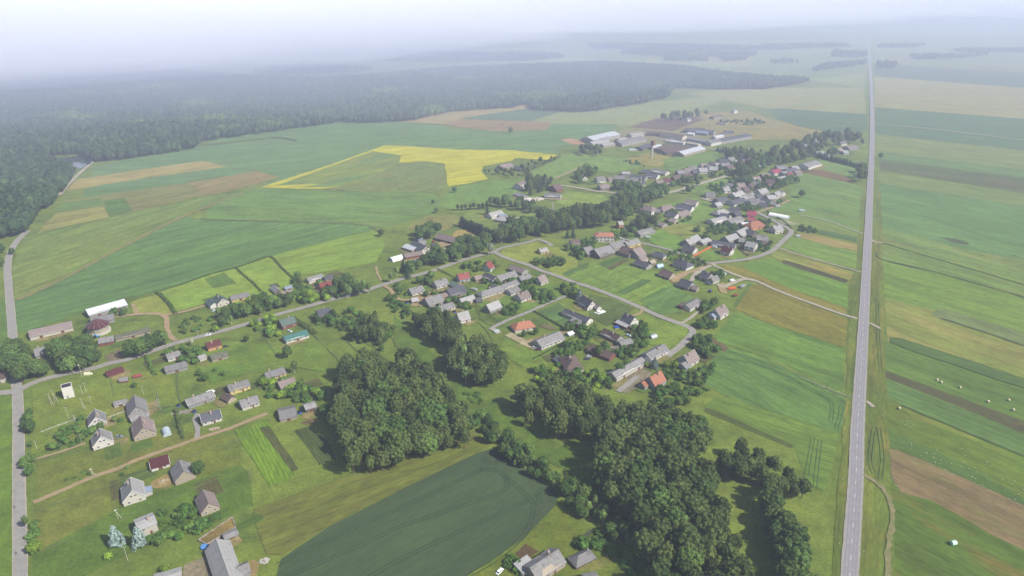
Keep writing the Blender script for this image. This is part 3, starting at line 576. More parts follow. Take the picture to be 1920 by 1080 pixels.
def house(x1, y1, x2, y2, W, he, hr, rm, wm, label, cat='house', name=None, win=None, chim=None, hip=0, mono=0, wings=(), trim=False, group=None, gable=None, maxL=200., minL=5.):
    A, B = P(x1, y1, hr), P(x2, y2, hr); c = (A+B)/2; d = B-A; L = min(maxL, max(minL, d.length)); rz = math.atan2(d.y, d.x)
    dist = c.y
    if dist > 640 and abs(math.sin(rz)) > .2 and L > W*2.1 and cat != 'farm building': L = W*2.1
    if dist > 640 and cat != 'farm building': W *= 1.12; L *= 1.06; he *= 1.08; hr *= 1.08
    if cat == 'farm building': W *= 1.3; he *= 1.25; hr *= 1.25
    if hip: L = max(L + W*hip, W*.9)
    if name is None: name = {'house':'house','barn':'barn','shed':'shed','greenhouse':'greenhouse'}.get(cat, cat.replace(' ', '_'))
    root = empty(name, (c.x, c.y, 0), rz); tag(root, label, cat, group)
    HOUSES.append((c.x, c.y, rz, L, W))
    rm_ = RM[rm]; wm_ = WM[wm]
    roof = shell(root, L, W, he, hr, rm_, wm_, hip, mono=mono, gable=WM[gable] if gable else None)
    near = dist < 640
    if trim:
        l = L/2+.36; w = W/2+.45; q = (hr-he)/(W/2); e = he-q*.45
        for sx in (-l-.08, l-.04):
            t = MB()
            t.add([(sx,-w,e-.22),(sx+.12,-w,e-.22),(sx+.12,0,hr-.2),(sx,0,hr-.2),(sx,-w,e+.08),(sx+.12,-w,e+.08),(sx+.12,0,hr+.1),(sx,0,hr+.1),
                   (sx,w,e-.22),(sx+.12,w,e-.22),(sx,w,e+.08),(sx+.12,w,e+.08)],
                  [(0,3,2,1),(4,5,6,7),(0,1,5,4),(3,0,4,7),(1,2,6,5),(8,9,2,3),(10,7,6,11),(8,10,11,9),(3,7,10,8),(2,9,11,6)])
            t.build('verge_board', M['trim'], root)
    if chim is None: chim = 1 if cat == 'house' and not mono else 0
    rnd = random.Random(int(x1*7+y1*13))
    for k in range(chim):
        cx = (rnd.uniform(-.25, .25) if chim == 1 else (-.28+.56*k))*L; cy = rnd.choice((-1, 1))*W*.12
        if hip: cx *= .4; cy *= .5
        z = hr-(hr-he)*abs(cy)/(W/2)
        link('chimney', CHIM, roof, (cx, cy, z+.5))
    if win is None: win = cat == 'house'
    if win and dist < 1000:
        wl, wh = L/2, W/2
        zc = max(1.3, min(1.75, he-1.0)); rows = [zc] if he < 5 else [1.6, 4.3]
        n = max(1, int(L/3.6))
        for z in rows:
            for k in range(n):
                x = -wl+L*(k+.5)/n
                for sg, an in ((-1, 0), (1, math.pi)):
                    if rnd.random() < .82: put_window(root, x, sg*(wh+.03), z, an, near)
            m = max(1, int(W/4))
            for k in range(m):
                y = -wh+W*(k+.5)/m
                for sg, an in ((-1, -math.pi/2), (1, math.pi/2)):
                    put_window(root, sg*(wl+.03), y, z, an, near)
        if not hip and not mono and hr-he > 3:
            for sg, an in ((-1, -math.pi/2), (1, math.pi/2)):
                for yy in ((-1., 1.) if W > 9 and hr-he > 4 else (0,)): put_window(root, sg*(wl+.03), yy, he+(hr-he)*.36, an, near)
    if cat in ('barn', 'shed') and near and L > 5:
        D = MB().box(-1.1,-.06,0,1.1,.05,min(2.3, he-.2)).mesh('barn_door', M['door'])
        for k in range(max(1, int(L/12))):
            link('door', D, root, (-L/2+L*(k+.5)/max(1, int(L/12)), -W/2, .02), 0)
    elif cat == 'house' and dist < 900:
        link('door', DOORM, root, (L*.12, -W/2-.02, .02), 0)
    for wg in wings:      # (dx, dy, rot, L, W, he, hr, roof, wall[, mono])
        dx, dy, ro, l2, w2, he2, hr2, r2, w2m = wg[:9]
        e = link('wing', None, root, (dx, dy, 0), ro)
        # the wing's pieces hang one level below it
        shell(e, l2, w2, he2, hr2, RM[r2], WM[w2m], mono=wg[9] if len(wg) > 9 else 0)
    return root
H = house
# --- lower left yards
H(189,818,186,803,10.5,3.2,8.4,'grey','white','white gable house with faded grey roof beside a parked car, lowest of the left yards', trim=True)
H(179,782,177,767,9.5,3.,7.6,'grey','white','white house with worn grey roof just above the shrub hedge', trim=True)
H(213,753,237,747.5,5,2.3,3.6,'grey','cream','small white shed with low grey roof left of the double house','shed')
H(255,762,251,741,11,3,8.2,'grey','grey','grey steep-roofed house with its gable turned to the left road', chim=0)
H(243,782,276,770,5,2.3,4,'grey','grey','low grey shed squeezed between two steep-roofed houses','shed')
H(268,801,263,779,12,3.2,8.6,'pink','stain','large pinkish-roofed house with porch in the left yards')
H(247,920,243.5,895,10.5,3.4,8.6,'lgrey','cream','cream two-storey gable house with pale grey roof below the farm lane', trim=True, wings=[(-1,-6.6,0,5,4,2.6,3.2,'blue','cream',1)])
H(281,868,315,858,7,2.6,4.2,'maroon','white','small white outbuilding with plum red roof by the farm lane','shed', mono=1, trim=True, win=True)
H(344,883,335.5,862,10.5,3,7.6,'grey','stain','bare block barn with steep grey roof beside a round tree','barn')
H(391,943,380,918,9,2.8,7.2,'pink','stain','weathered brownish-roofed house half hidden by bushes', chim=0)
H(254.5,981,288,967,9,5.4,6.6,'lgrey','cream','pale flat-roofed two-storey house behind a blue spruce', mono=0)
H(405,1010,433,1090,11,3.2,7.6,'lgrey','grey','long grey barn at the bottom edge beside a round blue pool','barn', wings=[(5.5,6.2,math.pi/2,6,7,2.8,5,'grey','grey')])
H(288,1086,338,1072,8,2.6,3.6,'lgrey','white','pale flat roof just showing at the bottom edge','shed')
H(419,1004,443,993,4.5,1.8,2.6,'grey','grey','low grey lean-to beside the sandy plot','shed')
H(348,749,397,732,9,2.7,5.2,'grey','grey','long old grey-roofed farmhouse with a stack of white sheets at its end', trim=True)
H(427,722,464,711,9,3.2,5.6,'grey','yellow','cream-yellow farmhouse with plain grey roof in the middle of the left yards')
H(421,737,434,744,6,2.4,4.2,'brown','stain','small brown shed against the yellow farmhouse','shed')
H(449,751,481,741,9.5,2.8,5.4,'grey','cream','broad grey-roofed house with two white porches')
H(375,777,411,767,9.5,3,6,'dgrey','white','white house with corrugated grey roof by the curved drive', trim=True)
H(522,771,553,764,13,2.4,4.6,'grey','stain','wide low grey roof at the end of the farm lane','barn')
H(570,760,590,754,7,3,4.2,'lgrey','wood','patched light shed on posts beside blue barrels','shed')
H(496,699,531,688,8.5,2.8,5.2,'grey','yellow','long grey-roofed house in the shade of big trees')
H(521.5,716,550,707,9,2.8,5,'pink','cream','pinkish-roofed outbuilding among fruit trees','barn')
H(311,664,335,657,7.5,2.8,5,'grey','white','small grey-roofed white house nearest the village street on the left')
H(308,687,348,677,9,2.7,4.8,'grey','grey','long low grey barn beside a hedge','barn')
H(386,643,411,636,8.5,3.4,6,'maroon','orange','orange-walled cottage with plum red roof')
H(394,665.5,424,657.5,8.5,2.6,4.6,'mossy','stain','mossy-roofed shed behind the orange cottage','barn')
H(373,667,381,664,5.5,2.4,4,'lgrey','white','tiny pale-roofed shed left of the mossy roof','shed')
H(524,600,550,592.5,9.5,3.6,7,'green','brick','red-walled house with grey-green roof above the long teal roof')
H(532,630,574,618,9,2.8,5.2,'teal','white','long white building with bright teal roof','barn', win=True)
H(407,551,417,559,10,3.6,7.4,'green','cream','cream gabled house with green roof at the end of a pale drive', wings=[(-1,-7,0,11,7,3,4.8,'green','white')])
H(431,555,465,547.5,8,2.8,5,'grey','yellow','yellow-walled outbuilding with long grey roof behind the green-roofed house','barn')
H(449,569,462,565,6,2.4,4,'dgrey','white','small dark-roofed white shed below the yellow-walled outbuilding','shed')
H(525,548,546,543,8.5,3,5.6,'pink','white','white cottage with pinkish roof among bushes above the street')
H(511,533,520,541,5.5,2.6,5.6,'lgrey','wood','narrow wooden shed with steep pale roof','shed')
H(533,538,546,534.5,5,2.2,3.4,'blue','grey','small bluish-roofed shed above the pinkish cottage','shed')
H(575,521.5,603,513,8,2.6,4.6,'grey','white','long low barn beside a dark round tree','barn')
H(598,532,618,526,9,3.4,6.4,'red','orange','orange-walled house with bright red roof beside the street')
H(607,519,622,514,6,2.4,4.2,'dgrey','grey','dark shed behind the red-roofed orange house','shed')
H(594,581.5,617,576,9.5,2.9,6,'dgrey','grey','grey house with blue-grey roof just below the village street')
# --- left farm
H(53,620,133,602,14,3.2,5.8,'pink','cream','very long low barn beside the left road','barn')
H(161,580,232,560.5,13,3.5,6.5,'white','grey','long shed with gleaming white roof against the green field','barn')
H(184,634,212,629,9,3.,5.2,'grey','brick','grey-roofed shed with brick red doors at the end of the low barn','barn')
H(214,629,278,613,7,2.4,4.4,'mossy','stain','long mossy low barn partly under broad trees','barn')
H(170,596,212,588,12,3,5.2,'grey','grey','grey barn behind the round tower','barn')
H(64,654,92,648,10,3,6.4,'grey','grey','grey-roofed house hidden among the large left trees')
H(198,697,228,687,6.5,2.4,4,'maroon','brick','dark red shed beside the street','shed')
H(228,708,235,707,4,2.2,3.6,'grey','brick','tiny brick hut with grey roof below the dark red shed','shed')
H(252,703,262,701,3,1.6,2.2,'red','brick','small red tin box in the grass','shed')
H(-14,704,10,700,10,3.4,4.4,'brown','cream','cream-walled building with stained flat roof at the left edge','shed')
# --- central group
H(768,541,790,535,9.5,3,6,'grey','white','white-fronted house facing the sandy yards', trim=True)
H(814,527,836,521,9.5,3.2,6.8,'grey','white','grey-roofed white house below the spruce')
H(843,528,858,535,6,2.4,3.4,'green','grey','low pale green shed roof','shed', mono=1)
H(838,542,868,534,13,2.8,7,'dgrey','grey','broad dark-roofed barn in the close group of yards','barn')
H(826,551,838,548,7,2.6,4.4,'pink','stain','small brown-fronted shed between two big grey barns','shed')
H(797,559,825,551,13.5,2.8,7,'grey','grey','big light grey barn beside the sandy yard','barn')
H(822,574,848,566,9.5,2.8,5,'grey','white','low long grey-roofed house above the dark tree clump')
H(862,560,887,552.5,8.5,2.8,5.2,'lgrey','cream','cream barn with pale grey roof in the close group','barn')
H(857,587,877,582,9.5,3,8,'lgrey','white','steep pale-roofed house at the edge of the dark tree clump')
H(894,558,901,557,4,2.4,5,'dgrey','wood','tiny dark steep hut beside the cream barn','shed')
H(771,559,783,557,6,2.4,4.4,'lgrey','stain','small round-topped pale shed on the sandy yard','shed')
H(858,514,877,510,9,3.4,7.2,'red','lblue','pale blue house with bright red roof')
H(889,518,901,515,7,2.4,4.6,'pink','stain','small beige shed right of the red-roofed blue house','shed')
H(911,495,919,489,9,3.6,8,'red','green','tall pale green house with red roof below the road bend')
H(910,511,930,519,9,3,5.4,'dgrey','white','dark-roofed left wing of the courtyard farm','barn')
H(931,517,965,507.5,10,3,6,'grey','white','long grey roof with white ridge on the courtyard farm','barn')
H(960,496,985,504,10,3,5.6,'pink','grey','brown-grey barn closing the courtyard farm','barn')
H(973,518,993,512.5,9,3,6,'grey','white','white house with light grey roof right of the courtyard farm')
H(1008,519,1021,514,9.5,3.2,7.6,'pink','white','white gable house with pinkish roof beside the pale lane')
H(941,534,968,524,9.5,3,5.6,'grey','cream','grey-roofed house in the second row behind the courtyard farm')
H(903,546,939,535,9.5,2.8,5.4,'grey','cream','long hipped grey farmhouse with cream walls', hip=.6)
H(923,533,934,537,8,2.6,4.6,'dgrey','wood','dark shed behind the long hipped farmhouse','shed')
H(953,543,971,537,8,3,5.2,'grey','white','small grey-roofed house beside the pinkish hipped one')
H(970,551,988,544,10.5,3,7,'pink','white','white house with pinkish brown roof above the garden rows')
H(912,571,934,562.5,9.5,3,7.4,'lgrey','grey','grey house with pale steep roof above the garden strips')
# --- middle
H(1092,553,1111,564,10,3.2,8.2,'dgrey','white','white gable house with dark steep roof and big chimney', wings=[(9,4,0,5,5,2.6,4.4,'grey','white')])
H(1060,578,1106,596,8.5,3.2,5.8,'dgrey','white','long dark-roofed white house with a garage wing','house', wings=[(4,-6.5,0,9,6,2.4,3.2,'grey','grey',1)])
H(1172,586,1190,594,11,3.6,8.8,'dgrey','white','tall white house with dark slate-coloured roof and paved yard', wings=[(-1,-7.4,0,12,4,2.6,3.4,'lgrey','brick',1)])
H(1133,615,1163,629,9,2.8,6,'brown','grey','brown-roofed house left of the paved yard')
H(1161,640,1182,634,8,2.4,4.4,'grey','grey','low grey shed against the brown-roofed house','shed')
H(972,604,988,601,11,3.2,6.6,'orange','cream','cream villa with bright orange hipped roof', hip=.9)
H(1006,638,1049,621,12,3,6.2,'grey','white','long white garage house with grey roof beside the villa')
H(1064,624,1073,620,4.5,1.8,3,'white','grey','small white greenhouse in the corner of the mown lawn','greenhouse')
H(1068,667,1073,675,12.5,3.4,7.2,'brown','white','square white house with brown pyramid roof', hip=1.)
H(1043,668,1054,676,6,2.2,3,'dgrey','grey','low dark shed against the pyramid-roofed house','shed')
H(1108,647,1149,662,9,2.8,5.2,'brown','brick','long brown-roofed barn facing two parked cars','barn')
H(1147.5,699,1203,669.5,9,3,5.6,'grey','cream','long cream stable with dark red doors and grey roof','barn')
H(1211,663,1245,644.5,10,3,6,'grey','white','white-walled grey farmhouse at the end of the curved lane')
H(1201,675,1213,668,10,2.6,4.6,'dgrey','wood','dark shed joining two long grey roofs','shed')
H(1283,666,1301,655,10,3.2,8.6,'pink','white','white house with pinkish steep roof edged in white', trim=True, wings=[(-8.5,-2,0,6.5,8,2.6,4.8,'grey','lblue')])
H(1219,707,1239,695,9.5,3.4,8.4,'orange','lblue','pale house with orange tiled roof beside the grey yard', wings=[(-7,3,0,8,6,2.8,5,'orange','lblue')])
H(1286,571,1308,559,9,2.8,5.4,'grey','white','long white low barn on the edge of the square green plot','barn')
H(1275,573,1288,566,6,2.2,3.2,'brown','brick','low brown lean-to behind the white low barn','shed')
H(1342,579,1357,570,10.5,3.2,8.4,'pink','white','steep white-edged house beside the ochre field', trim=True, wings=[(-8,1,0,5,6,2.6,4.4,'blue','white')])
H(1229,471,1242,473.5,9.5,3,6,'dgrey','white','small hipped dark-roofed house above the blue greenhouse', hip=.6)
H(1274,484,1290,489.5,12,3.6,8,'dgrey','white','large dark-roofed house with white porch beside the tan yard', hip=.5)
H(1241,504,1262,511,11,2.8,6.6,'brown','stain','brown-roofed barn on the tan yard','barn')
H(1278,522,1298,528.5,12,2.8,7,'dgrey','grey','large dark steep barn beside the tan yard','barn')
H(1300,535,1308,537,7,2.6,4.6,'pink','stain','small stained shed right of the dark steep barn','shed')
H(1318,507,1334,513,11.5,3.2,7.4,'dgrey','cream','dark-roofed cream house beside the machinery yard', wings=[(8,0,math.pi/2,9,6,3,6,'grey','cream')])
H(1194,486,1218,494,10.5,2.8,5.8,'dgrey','grey','dark barn left of the pale blue greenhouse','barn')
H(1200,485,1211,480,6,2.6,4.6,'pink','white','small pale gable shed above the dark barn','shed')
H(1218,489,1226,486,6,2.2,4,'beige','stain','tiny beige shed next to the hipped house','shed')
H(1126,437,1140,437,11,5.8,8,'orange','white','tall white house with orange hipped roof', hip=.9)
H(1070,451,1085,449.5,9,5,7.6,'brown','white','white two-storey house with reddish brown roof beside tall spruces')
H(1094,465,1108,462,14,3,7.4,'grey','wood','grey steep barn, first from the left of the four joined barns','barn')
H(1115,468,1142,460,15,3,8,'grey','wood','broad grey steep barn, second of the four joined barns','barn')
H(1144,457,1169,450,12,3,6.4,'grey','grey','grey barn, third of the four joined barns, behind the dark one','barn')
H(1172,454,1194,447.5,10,3,6,'grey','yellow','long yellow-walled house with grey roof by the lane')
H(1167,462,1187,468,12,3.4,7.4,'brown','grey','dark brown-roofed barn in front of the yellow-walled house','barn')
H(1187,469,1200,463.5,14,3.2,8,'pink','grey','pale steep barn end beside the dark brown roof','barn')
H(1195,434,1221,427,10,2.8,5.6,'grey','grey','grey low barn under a broad dark tree','barn')
H(1237,416,1247,419,9,2.6,4.6,'pink','grey','pinkish low roof behind the broad dark tree','shed')
H(1159,416,1166,415,7,5,7.6,'lgrey','salmon','narrow pale house among tall trees')
H(1285,450,1307,440,10.5,3.2,7,'lgrey','grey','grey house with round attic window above the white gable house')
H(1284,458,1304,463,9.5,3,7,'dgrey','white','white gable house at the upper end of the orange fence')
H(1313,452,1327,446,8,2.6,4.4,'lgrey','grey','low pale shed above the orange fence','shed')
H(1338,450,1378,457,10.5,2.6,5.4,'dgrey','grey','very long dark barn above the plum-roofed house','barn')
H(1357,461,1373,465,9.5,4,8,'maroon','white','white house with plum pink roof near the dark plot')
H(1401,453,1418,456.5,11,5,8,'lgrey','white','white two-storey house inside the bend of the loop road')
H(1420,441,1440,443,11.5,5,8,'grey','white','large grey-roofed white house above the loop road bend')
H(1382,434,1399,426,12,3,7,'lgrey','grey','pale grey barn at the heart of the eastern houses','barn')
H(1360,444,1379,438,10,3,6.4,'lgrey','grey','tall grey barn right of the very long dark barn','barn')
H(1401,430,1416,434,10,3,6.6,'dgrey','wood','dark barn below the orange hipped roof','barn')
H(1408,417,1421,414,11.5,3.6,7.6,'orange','salmon','house with orange hipped roof below the two crimson ones', hip=.8)
H(1402,396,1417,397,11,4,7,'crimson','white','upper of the two crimson-roofed houses')
H(1404,406.5,1415,407.5,8,4,6.6,'crimson','cream','lower and smaller of the two crimson roofs')
H(1333,412,1358,406,12,3,5.4,'lgrey','white','long pale grey barn left of the twin barns','barn')
H(1363,414,1390,405,11,3,5.6,'grey','cream','long cream barn beside the crimson roofs','barn')
H(1345,395,1357,392,11,3,6.4,'lgrey','grey','pale hipped house above the long barns', hip=.6)
H(1352,400,1369,403,9.5,3,6,'dgrey','white','dark-roofed house with white gable above the long barns')
H(1368,389,1387,391,12,3,6.8,'dgrey','white','dark-roofed white gable house near the upper bushes')
H(1449,424,1463,422,10,4.4,7.6,'lgrey','white','white two-storey house with pale roof by the loop road')
H(1209,385,1222,388,12,5,8.6,'pink','white','white two-storey house with hipped brownish roof above the belt of trees', hip=.6)
H(1241,387,1257,384,11,3,6.6,'pink','grey','pinkish-roofed house beside a yellow bush', hip=.5)
H(1255,396,1270,401,10,3,6.4,'dgrey','white','dark-roofed shed house among pale roofs','barn')
H(1270,399,1288,394,11.5,3,6,'pink','stain','broad pinkish barn roof in the upper middle','barn')
H(1270,382,1298,387,12,3,6.6,'dgrey','white','large dark barn with white gable in the upper middle','barn')
H(1287,374,1307,377,12,3.4,7,'pink','white','pinkish farmhouse behind the large dark barn')
# --- upper village: each row from left to right
def far(lst, **k):
    for x1, y1, x2, y2, W, he, hr, rm, wm, label in lst:
        H(x1, y1, x2, y2, W, he, hr, rm, wm, label, cat='barn' if ' barn' in label or ' shed' in label else 'house', maxL=W*2.4, **k)
far([
 (1176,346,1193,347,13,5,9,'brown','salmon','house with salmon gable wall beside the tall trees'),
 (1230,339,1242,337.5,11,3.4,7.4,'pink','brick','first from the left of the four reddish houses above the street'),
 (1244,335,1256,334,10,3.4,7.2,'maroon','white','second reddish house from the left above the street'),
 (1262,331,1277,329,11,3.4,7.4,'brown','brick','third reddish house from the left above the street'),
 (1280,326,1296,325,11,3.4,7.4,'brown','white','fourth and rightmost reddish house above the street'),
 (1176,334,1196,335,12,3,6,'grey','white','grey-roofed white barn behind the salmon-walled house'),
 (1184,327,1211,330.5,13,3,6,'dgrey','grey','long dark barn second in the upper farm row'),
 (1213,324,1234,327,13,3,6.4,'dgrey','white','dark barn with white wall in the upper farm row'),
 (1204,318,1220,319,12,3,5.6,'dgrey','wood','blackish shed at the back of the upper farm row'),
 (1224,316,1251,321,12,3,5.6,'grey','cream','long grey barn with pale end wall right of the upper farm row'),
 (1118,332.5,1133,331,10,3.4,7,'grey','white','white gable house beside the salmon-walled house on its left'),
 (1124,347,1140,345,11,3,6.4,'pink','grey','weathered grey house by the lane junction'),
 (1153,329,1172,330,12,3,6,'grey','grey','grey barn left end of the upper farm row'),
 (1090,326,1097,331,7,3,5.6,'brown','white','small white hut alone on the upper meadow'),
 (1270,320,1283,319,10,3,6.2,'grey','grey','grey house behind the reddish row on its left'),
 (1291,312.5,1304,311,11,3,6.4,'grey','grey','grey house behind the reddish row on its right'),
 (1310,315.5,1325,315,12,3,6.6,'lgrey','white','pale house in the clustered roofs above the grassy verge'),
 (1314,307.5,1326,306.5,11,3,6.4,'pink','white','pinkish house in the clustered roofs, behind the pale one'),
 (1331,312,1346,313,12,3,6.6,'lgrey','white','light roof with white wall right of the clustered roofs'),
 (1333,304,1345,303,11,3,6.4,'brown','white','brown roof left of the blue-grey farm'),
 (1347,299,1363,298.5,12,3,6,'dgrey','wood','dark farm roof below the thick hedge'),
 (1352,306.5,1367,305.5,12,3,6.8,'grey','grey','wide grey hipped house below the dark farm roof'),
 (1373,301,1384,300.5,10,3,6,'lgrey','grey','light grey roof beside the tall poplars'),
 (1388,290,1404,292,12,3,6.6,'dgrey','cream','dark-roofed farm at the end of the farm road'),
 (1355,351,1366,350,11,3,6.8,'lgrey','white','pale house standing alone on the middle green'),
 (1324,360.5,1340,361,12,3,6.6,'grey','white','grey house left of the dark twin sheds'),
 (1343,372,1361,369.5,10,3,6,'dgrey','grey','dark twin sheds below the middle green'),
 (1373,362,1391,358,11,3,6.4,'lgrey','white','white-fronted house right of the middle green'),
 (1382,344,1395,343,10,3,6.6,'pink','grey','pink-roofed house behind the trees at the centre of the upper village'),
 (1393,352,1403,351,10,3,6.4,'brown','grey','brown roof below the pink-roofed house'),
 (1370,376.5,1393,371,12,3,6,'dgrey','white','long dark barn above the bushy gardens'),
 (1398,365,1412,362,11,3,6,'lgrey','green','pale roof with green side wall'),
 (1405,376,1421,373,11,3,6.4,'grey','white','grey roof with white posts at the garden edge'),
 (1411,332,1423,331,10,4,7.2,'pink','cream','small cream house with upright gable near the wood'),
 (1428,326.5,1441,325,11,3,6.6,'pink','grey','pinkish-beige house beside the crimson-roofed one'),
 (1447,319,1460,317,11,3.4,7,'crimson','white','house with crimson roof near the large flat barn'),
 (1456,311,1474,310.5,12,3,6.4,'grey','grey','grey house behind the crimson-roofed one'),
 (1474,317,1492,315.5,12,3,6,'dgrey','grey','dark barn between the crimson roofs'),
 (1477,324,1485,323.5,8,3,6,'crimson','white','small crimson roof at the field edge'),
 (1438,336,1457,338,12,3,6.2,'brown','stain','brown barn below the pinkish-beige house'),
 (1458,333,1471,330,11,3,6.6,'lgrey','grey','light gabled house by the wide field'),
 (1506,308,1530,301,17,4,7,'grey','white','big grey farm building at the head of the ploughed strip'),
 (1421,356,1435,353,11,3,6.4,'lgrey','white','pale hipped house left of the spruce by the field'),
 (1396,366,1414,364,11,3,6,'grey','grey','grey barn roof in the lower cluster'),
 (1408,376,1427,376.5,12,3,6.4,'grey','white','grey farmhouse low in the lower cluster'),
 (1429,371,1447,375.5,13,3,6,'dgrey','grey','blue-grey barn at the right of the lower cluster'),
 (1438,367,1453,366,11,3,6,'lgrey','stain','light barn in the lower cluster behind the blue-grey one'),
 (1452,361,1462,358.5,10,3,6.4,'lgrey','white','light roof next to the lone spruce'),
 (1461,357,1469,359,10,3,6.6,'grey','white','grey roof against the lone spruce'),
 (1416,287,1425,286.5,9,3,6,'lgrey','grey','small light roof above the dark spruce hedge'),
 (1493,267,1508,266.5,12,3,6.4,'grey','white','white house left of the far grove'),
 (1520,260,1543,258,13,3,6.4,'pink','white','pale long house at the front of the far grove'),
 (1549,250,1558,249,11,3,6.4,'pink','white','house roof inside the far grove'),
 (1565,279,1577,277.5,12,4,7,'pink','cream','cream house in the corner by the trunk road'),
 (1587,274,1604,272,13,3,6.4,'pink','grey','long brownish house by the trunk road'),
 (1529,285,1545,284,12,3,6,'lgrey','white','pale house behind the clipped hedge row'),
 (1546,289,1555,290,8,3,5,'lgrey','white','small white hut at the end of the hedge row'),
 (970,344,986,338.5,11,5.4,8.6,'pink','white','white two-storey house beside dark conifers near the rape field'),
 (968,361,984,366,9,2.6,4,'grey','grey','low grey shed below the white house near the rape field'),
 (1036,348,1048,345,14,3.4,8,'brown','brick','reddish brown steep barn left of the oval meadow'),
 (1023,362,1051,363.5,11,3,5.6,'grey','white','grey stable below the reddish brown barn'),
 (1006,386.5,1050,397.5,12,3.2,5.6,'dgrey','white','long dark-roofed building with tall chimney shed'),
 (917,400,939,394.5,10,3,6.2,'lgrey','white','pale-roofed barn left of the white bungalow'),
 (935,403,947,401,7,2.6,4,'blue','grey','blue-grey lean shed between bungalow and pale barn'),
 (823,438,853,445,11,2.8,6,'pink','wood','weathered wooden barn at the end of the sandy yard road'),
 (762,458,780,464,10,3,4.6,'white','stain','white-sheeted shed at the left of the farm group'),
 (777,452,798,463,13,3.2,7,'dgrey','cream','dark-roofed house with cream gable in the farm group'),
 (810,458,818,457,8,4.6,7.6,'dgrey','wood','narrow dark tall shed in the farm group'),
 (786,452,797,451,8,2.8,5,'grey','grey','grey back shed of the farm group'),
 (820,467,833,465,9,2.6,4.6,'beige','stain','beige low shed at the right of the farm group'),
 (757,476,790,470,9.5,2.8,5,'pink','brick','long barn with red doors in the farm group'),
 (777,487,803,480,11,2.8,6,'grey','grey','grey weathered barn lowest in the farm group'),
 (783,445,789,444,6,2.4,4,'blue','grey','small bluish shed under trees behind the farm group'),
 (1298,321,1306,320,9,2.8,5.4,'dgrey','wood','low dark shed between the two grey houses behind the reddish row'),
 (1283,316,1291,315,10,3,5.6,'pink','grey','small pinkish shed left of the clustered roofs'),
 (1322,310,1330,309,9,3,5.6,'dgrey','grey','dark shed tucked into the clustered roofs'),
 (1340,307,1348,306,9,3,5.4,'lgrey','grey','light shed right of the pinkish clustered house'),
 (1361,311,1372,309,10,3,5.6,'brown','grey','brownish shed below the wide grey hipped house'),
 (1365,296,1375,295,10,3,5.8,'grey','grey','grey shed under the hedge by the dark farm roof'),
 (1404,296,1414,297,10,3,5.8,'pink','white','pinkish outbuilding of the farm at the farm road end'),
 (1390,299,1399,298,9,3,5.4,'brown','wood','brown shed before the farm at the farm road end'),
 (1139,333,1147,332,8,2.8,5.2,'pink','stain','stained shed beside the white gable house on the left'),
 (1197,341,1207,340,9,3,5,'dgrey','grey','low dark shed right of the salmon-walled house'),
 (1166,322,1180,322,10,3,5,'lgrey','grey','row of light sheds behind the upper farm row'),
 (1364,343,1374,345,9,3,6,'grey','grey','grey shed above the pale house on the middle green'),
 (1386,369,1397,367,10,3,5.6,'lgrey','grey','light shed between the long dark barn and the pale roof'),
 (1380,352,1389,351,10,3,6,'pink','stain','pinkish outbuilding left of the brown roof'),
 (1404,345,1413,344,9,3,5.6,'brown','stain','brown outbuilding right of the brown roof'),
 (1417,366,1427,364,10,3,5.8,'dgrey','grey','dark shed in the middle of the lower cluster'),
 (1426,380,1438,381,10,3,5.4,'dgrey','white','dark shed at the lower edge of the lower cluster'),
 (1445,378,1455,379,9,3,5.2,'grey','grey','grey shed at the lower right of the lower cluster'),
 (1413,341,1422,342,9,3,5.6,'grey','grey','grey shed below the small cream gable house'),
 (1466,322,1475,321,10,3,5.6,'grey','white','grey shed between crimson roof and dark barn'),
 (1484,312,1495,311,11,3,5.6,'lgrey','grey','light yard shed left of the big grey farm building'),
 (1489,321,1500,320,11,3,5.4,'pink','grey','pinkish shed below the big grey farm building'),
 (1440,345,1449,344,9,3,5.6,'brown','stain','brown shed below the light gabled house'),
 (1340,381,1350,379,9,3,5.6,'lgrey','grey','light shed at the pale lane end'),
 (1228,392,1238,393,9,3,5.4,'grey','wood','grey shed between the brownish and pinkish-roofed houses'),
 (1258,409,1268,411,10,3,5.2,'pink','stain','low pinkish barn behind the upper meadow'),
 (1375,398,1386,396,9,3,5.2,'dgrey','wood','dark shed left of the upper crimson roof'),
 (1390,418,1402,417,10,3,4.6,'white','stain','white-sheeted shed left of the orange hipped roof'),
 (1386,446,1397,447,9,3,5.6,'grey','grey','grey shed before the pale grey barn'),
 (1430,452,1438,453,7,2.8,4.8,'brown','wood','small brown shed right of the white house in the road bend'),
 (1508,272,1518,271,11,3,5.8,'lgrey','grey','light roof between far grove and white house'),
 (1535,267,1546,266,11,3,5.8,'pink','stain','pinkish roof under the far grove'),
 (1574,266,1584,265,10,3,5.8,'grey','white','roof at the lower side of the far grove'),
 (1579,283,1588,282,9,3,5.4,'lgrey','grey','pale shed below the cream corner house'),
 (1011,467,1024,464.5,8,2.8,5,'lgrey','yellow','small yellow house on the mown green'),
 (937,310,957,306,11,3,5.6,'pink','grey','grey farm roof at the corner of the rape field'),
 (966,311,978,313,10,3,5.6,'dgrey','wood','dark barn by the rape field farm'),
])
H(941,405,957,407,12,3.2,6.4,'lgrey','white','white bungalow with pale hipped roof inside the tree ring', hip=.8)
H(994,1064,1046,1030,11,3.2,6.6,'grey','stain','grey-roofed house near the white car at the bottom', wings=[(-7,5.5,0,8,6.5,2.8,3.6,'lgrey','cream',1)])
H(1091,1038,1093,1037,6.5,2.2,4.6,'grey','wood','small square pavilion with pyramid roof at the bottom', cat='pavilion', win=False, hip=1.)
H(1095,1082,1120,1078,6,2.4,3.6,'grey','wood','shed roof just showing at the bottom edge by the pavilion','shed')
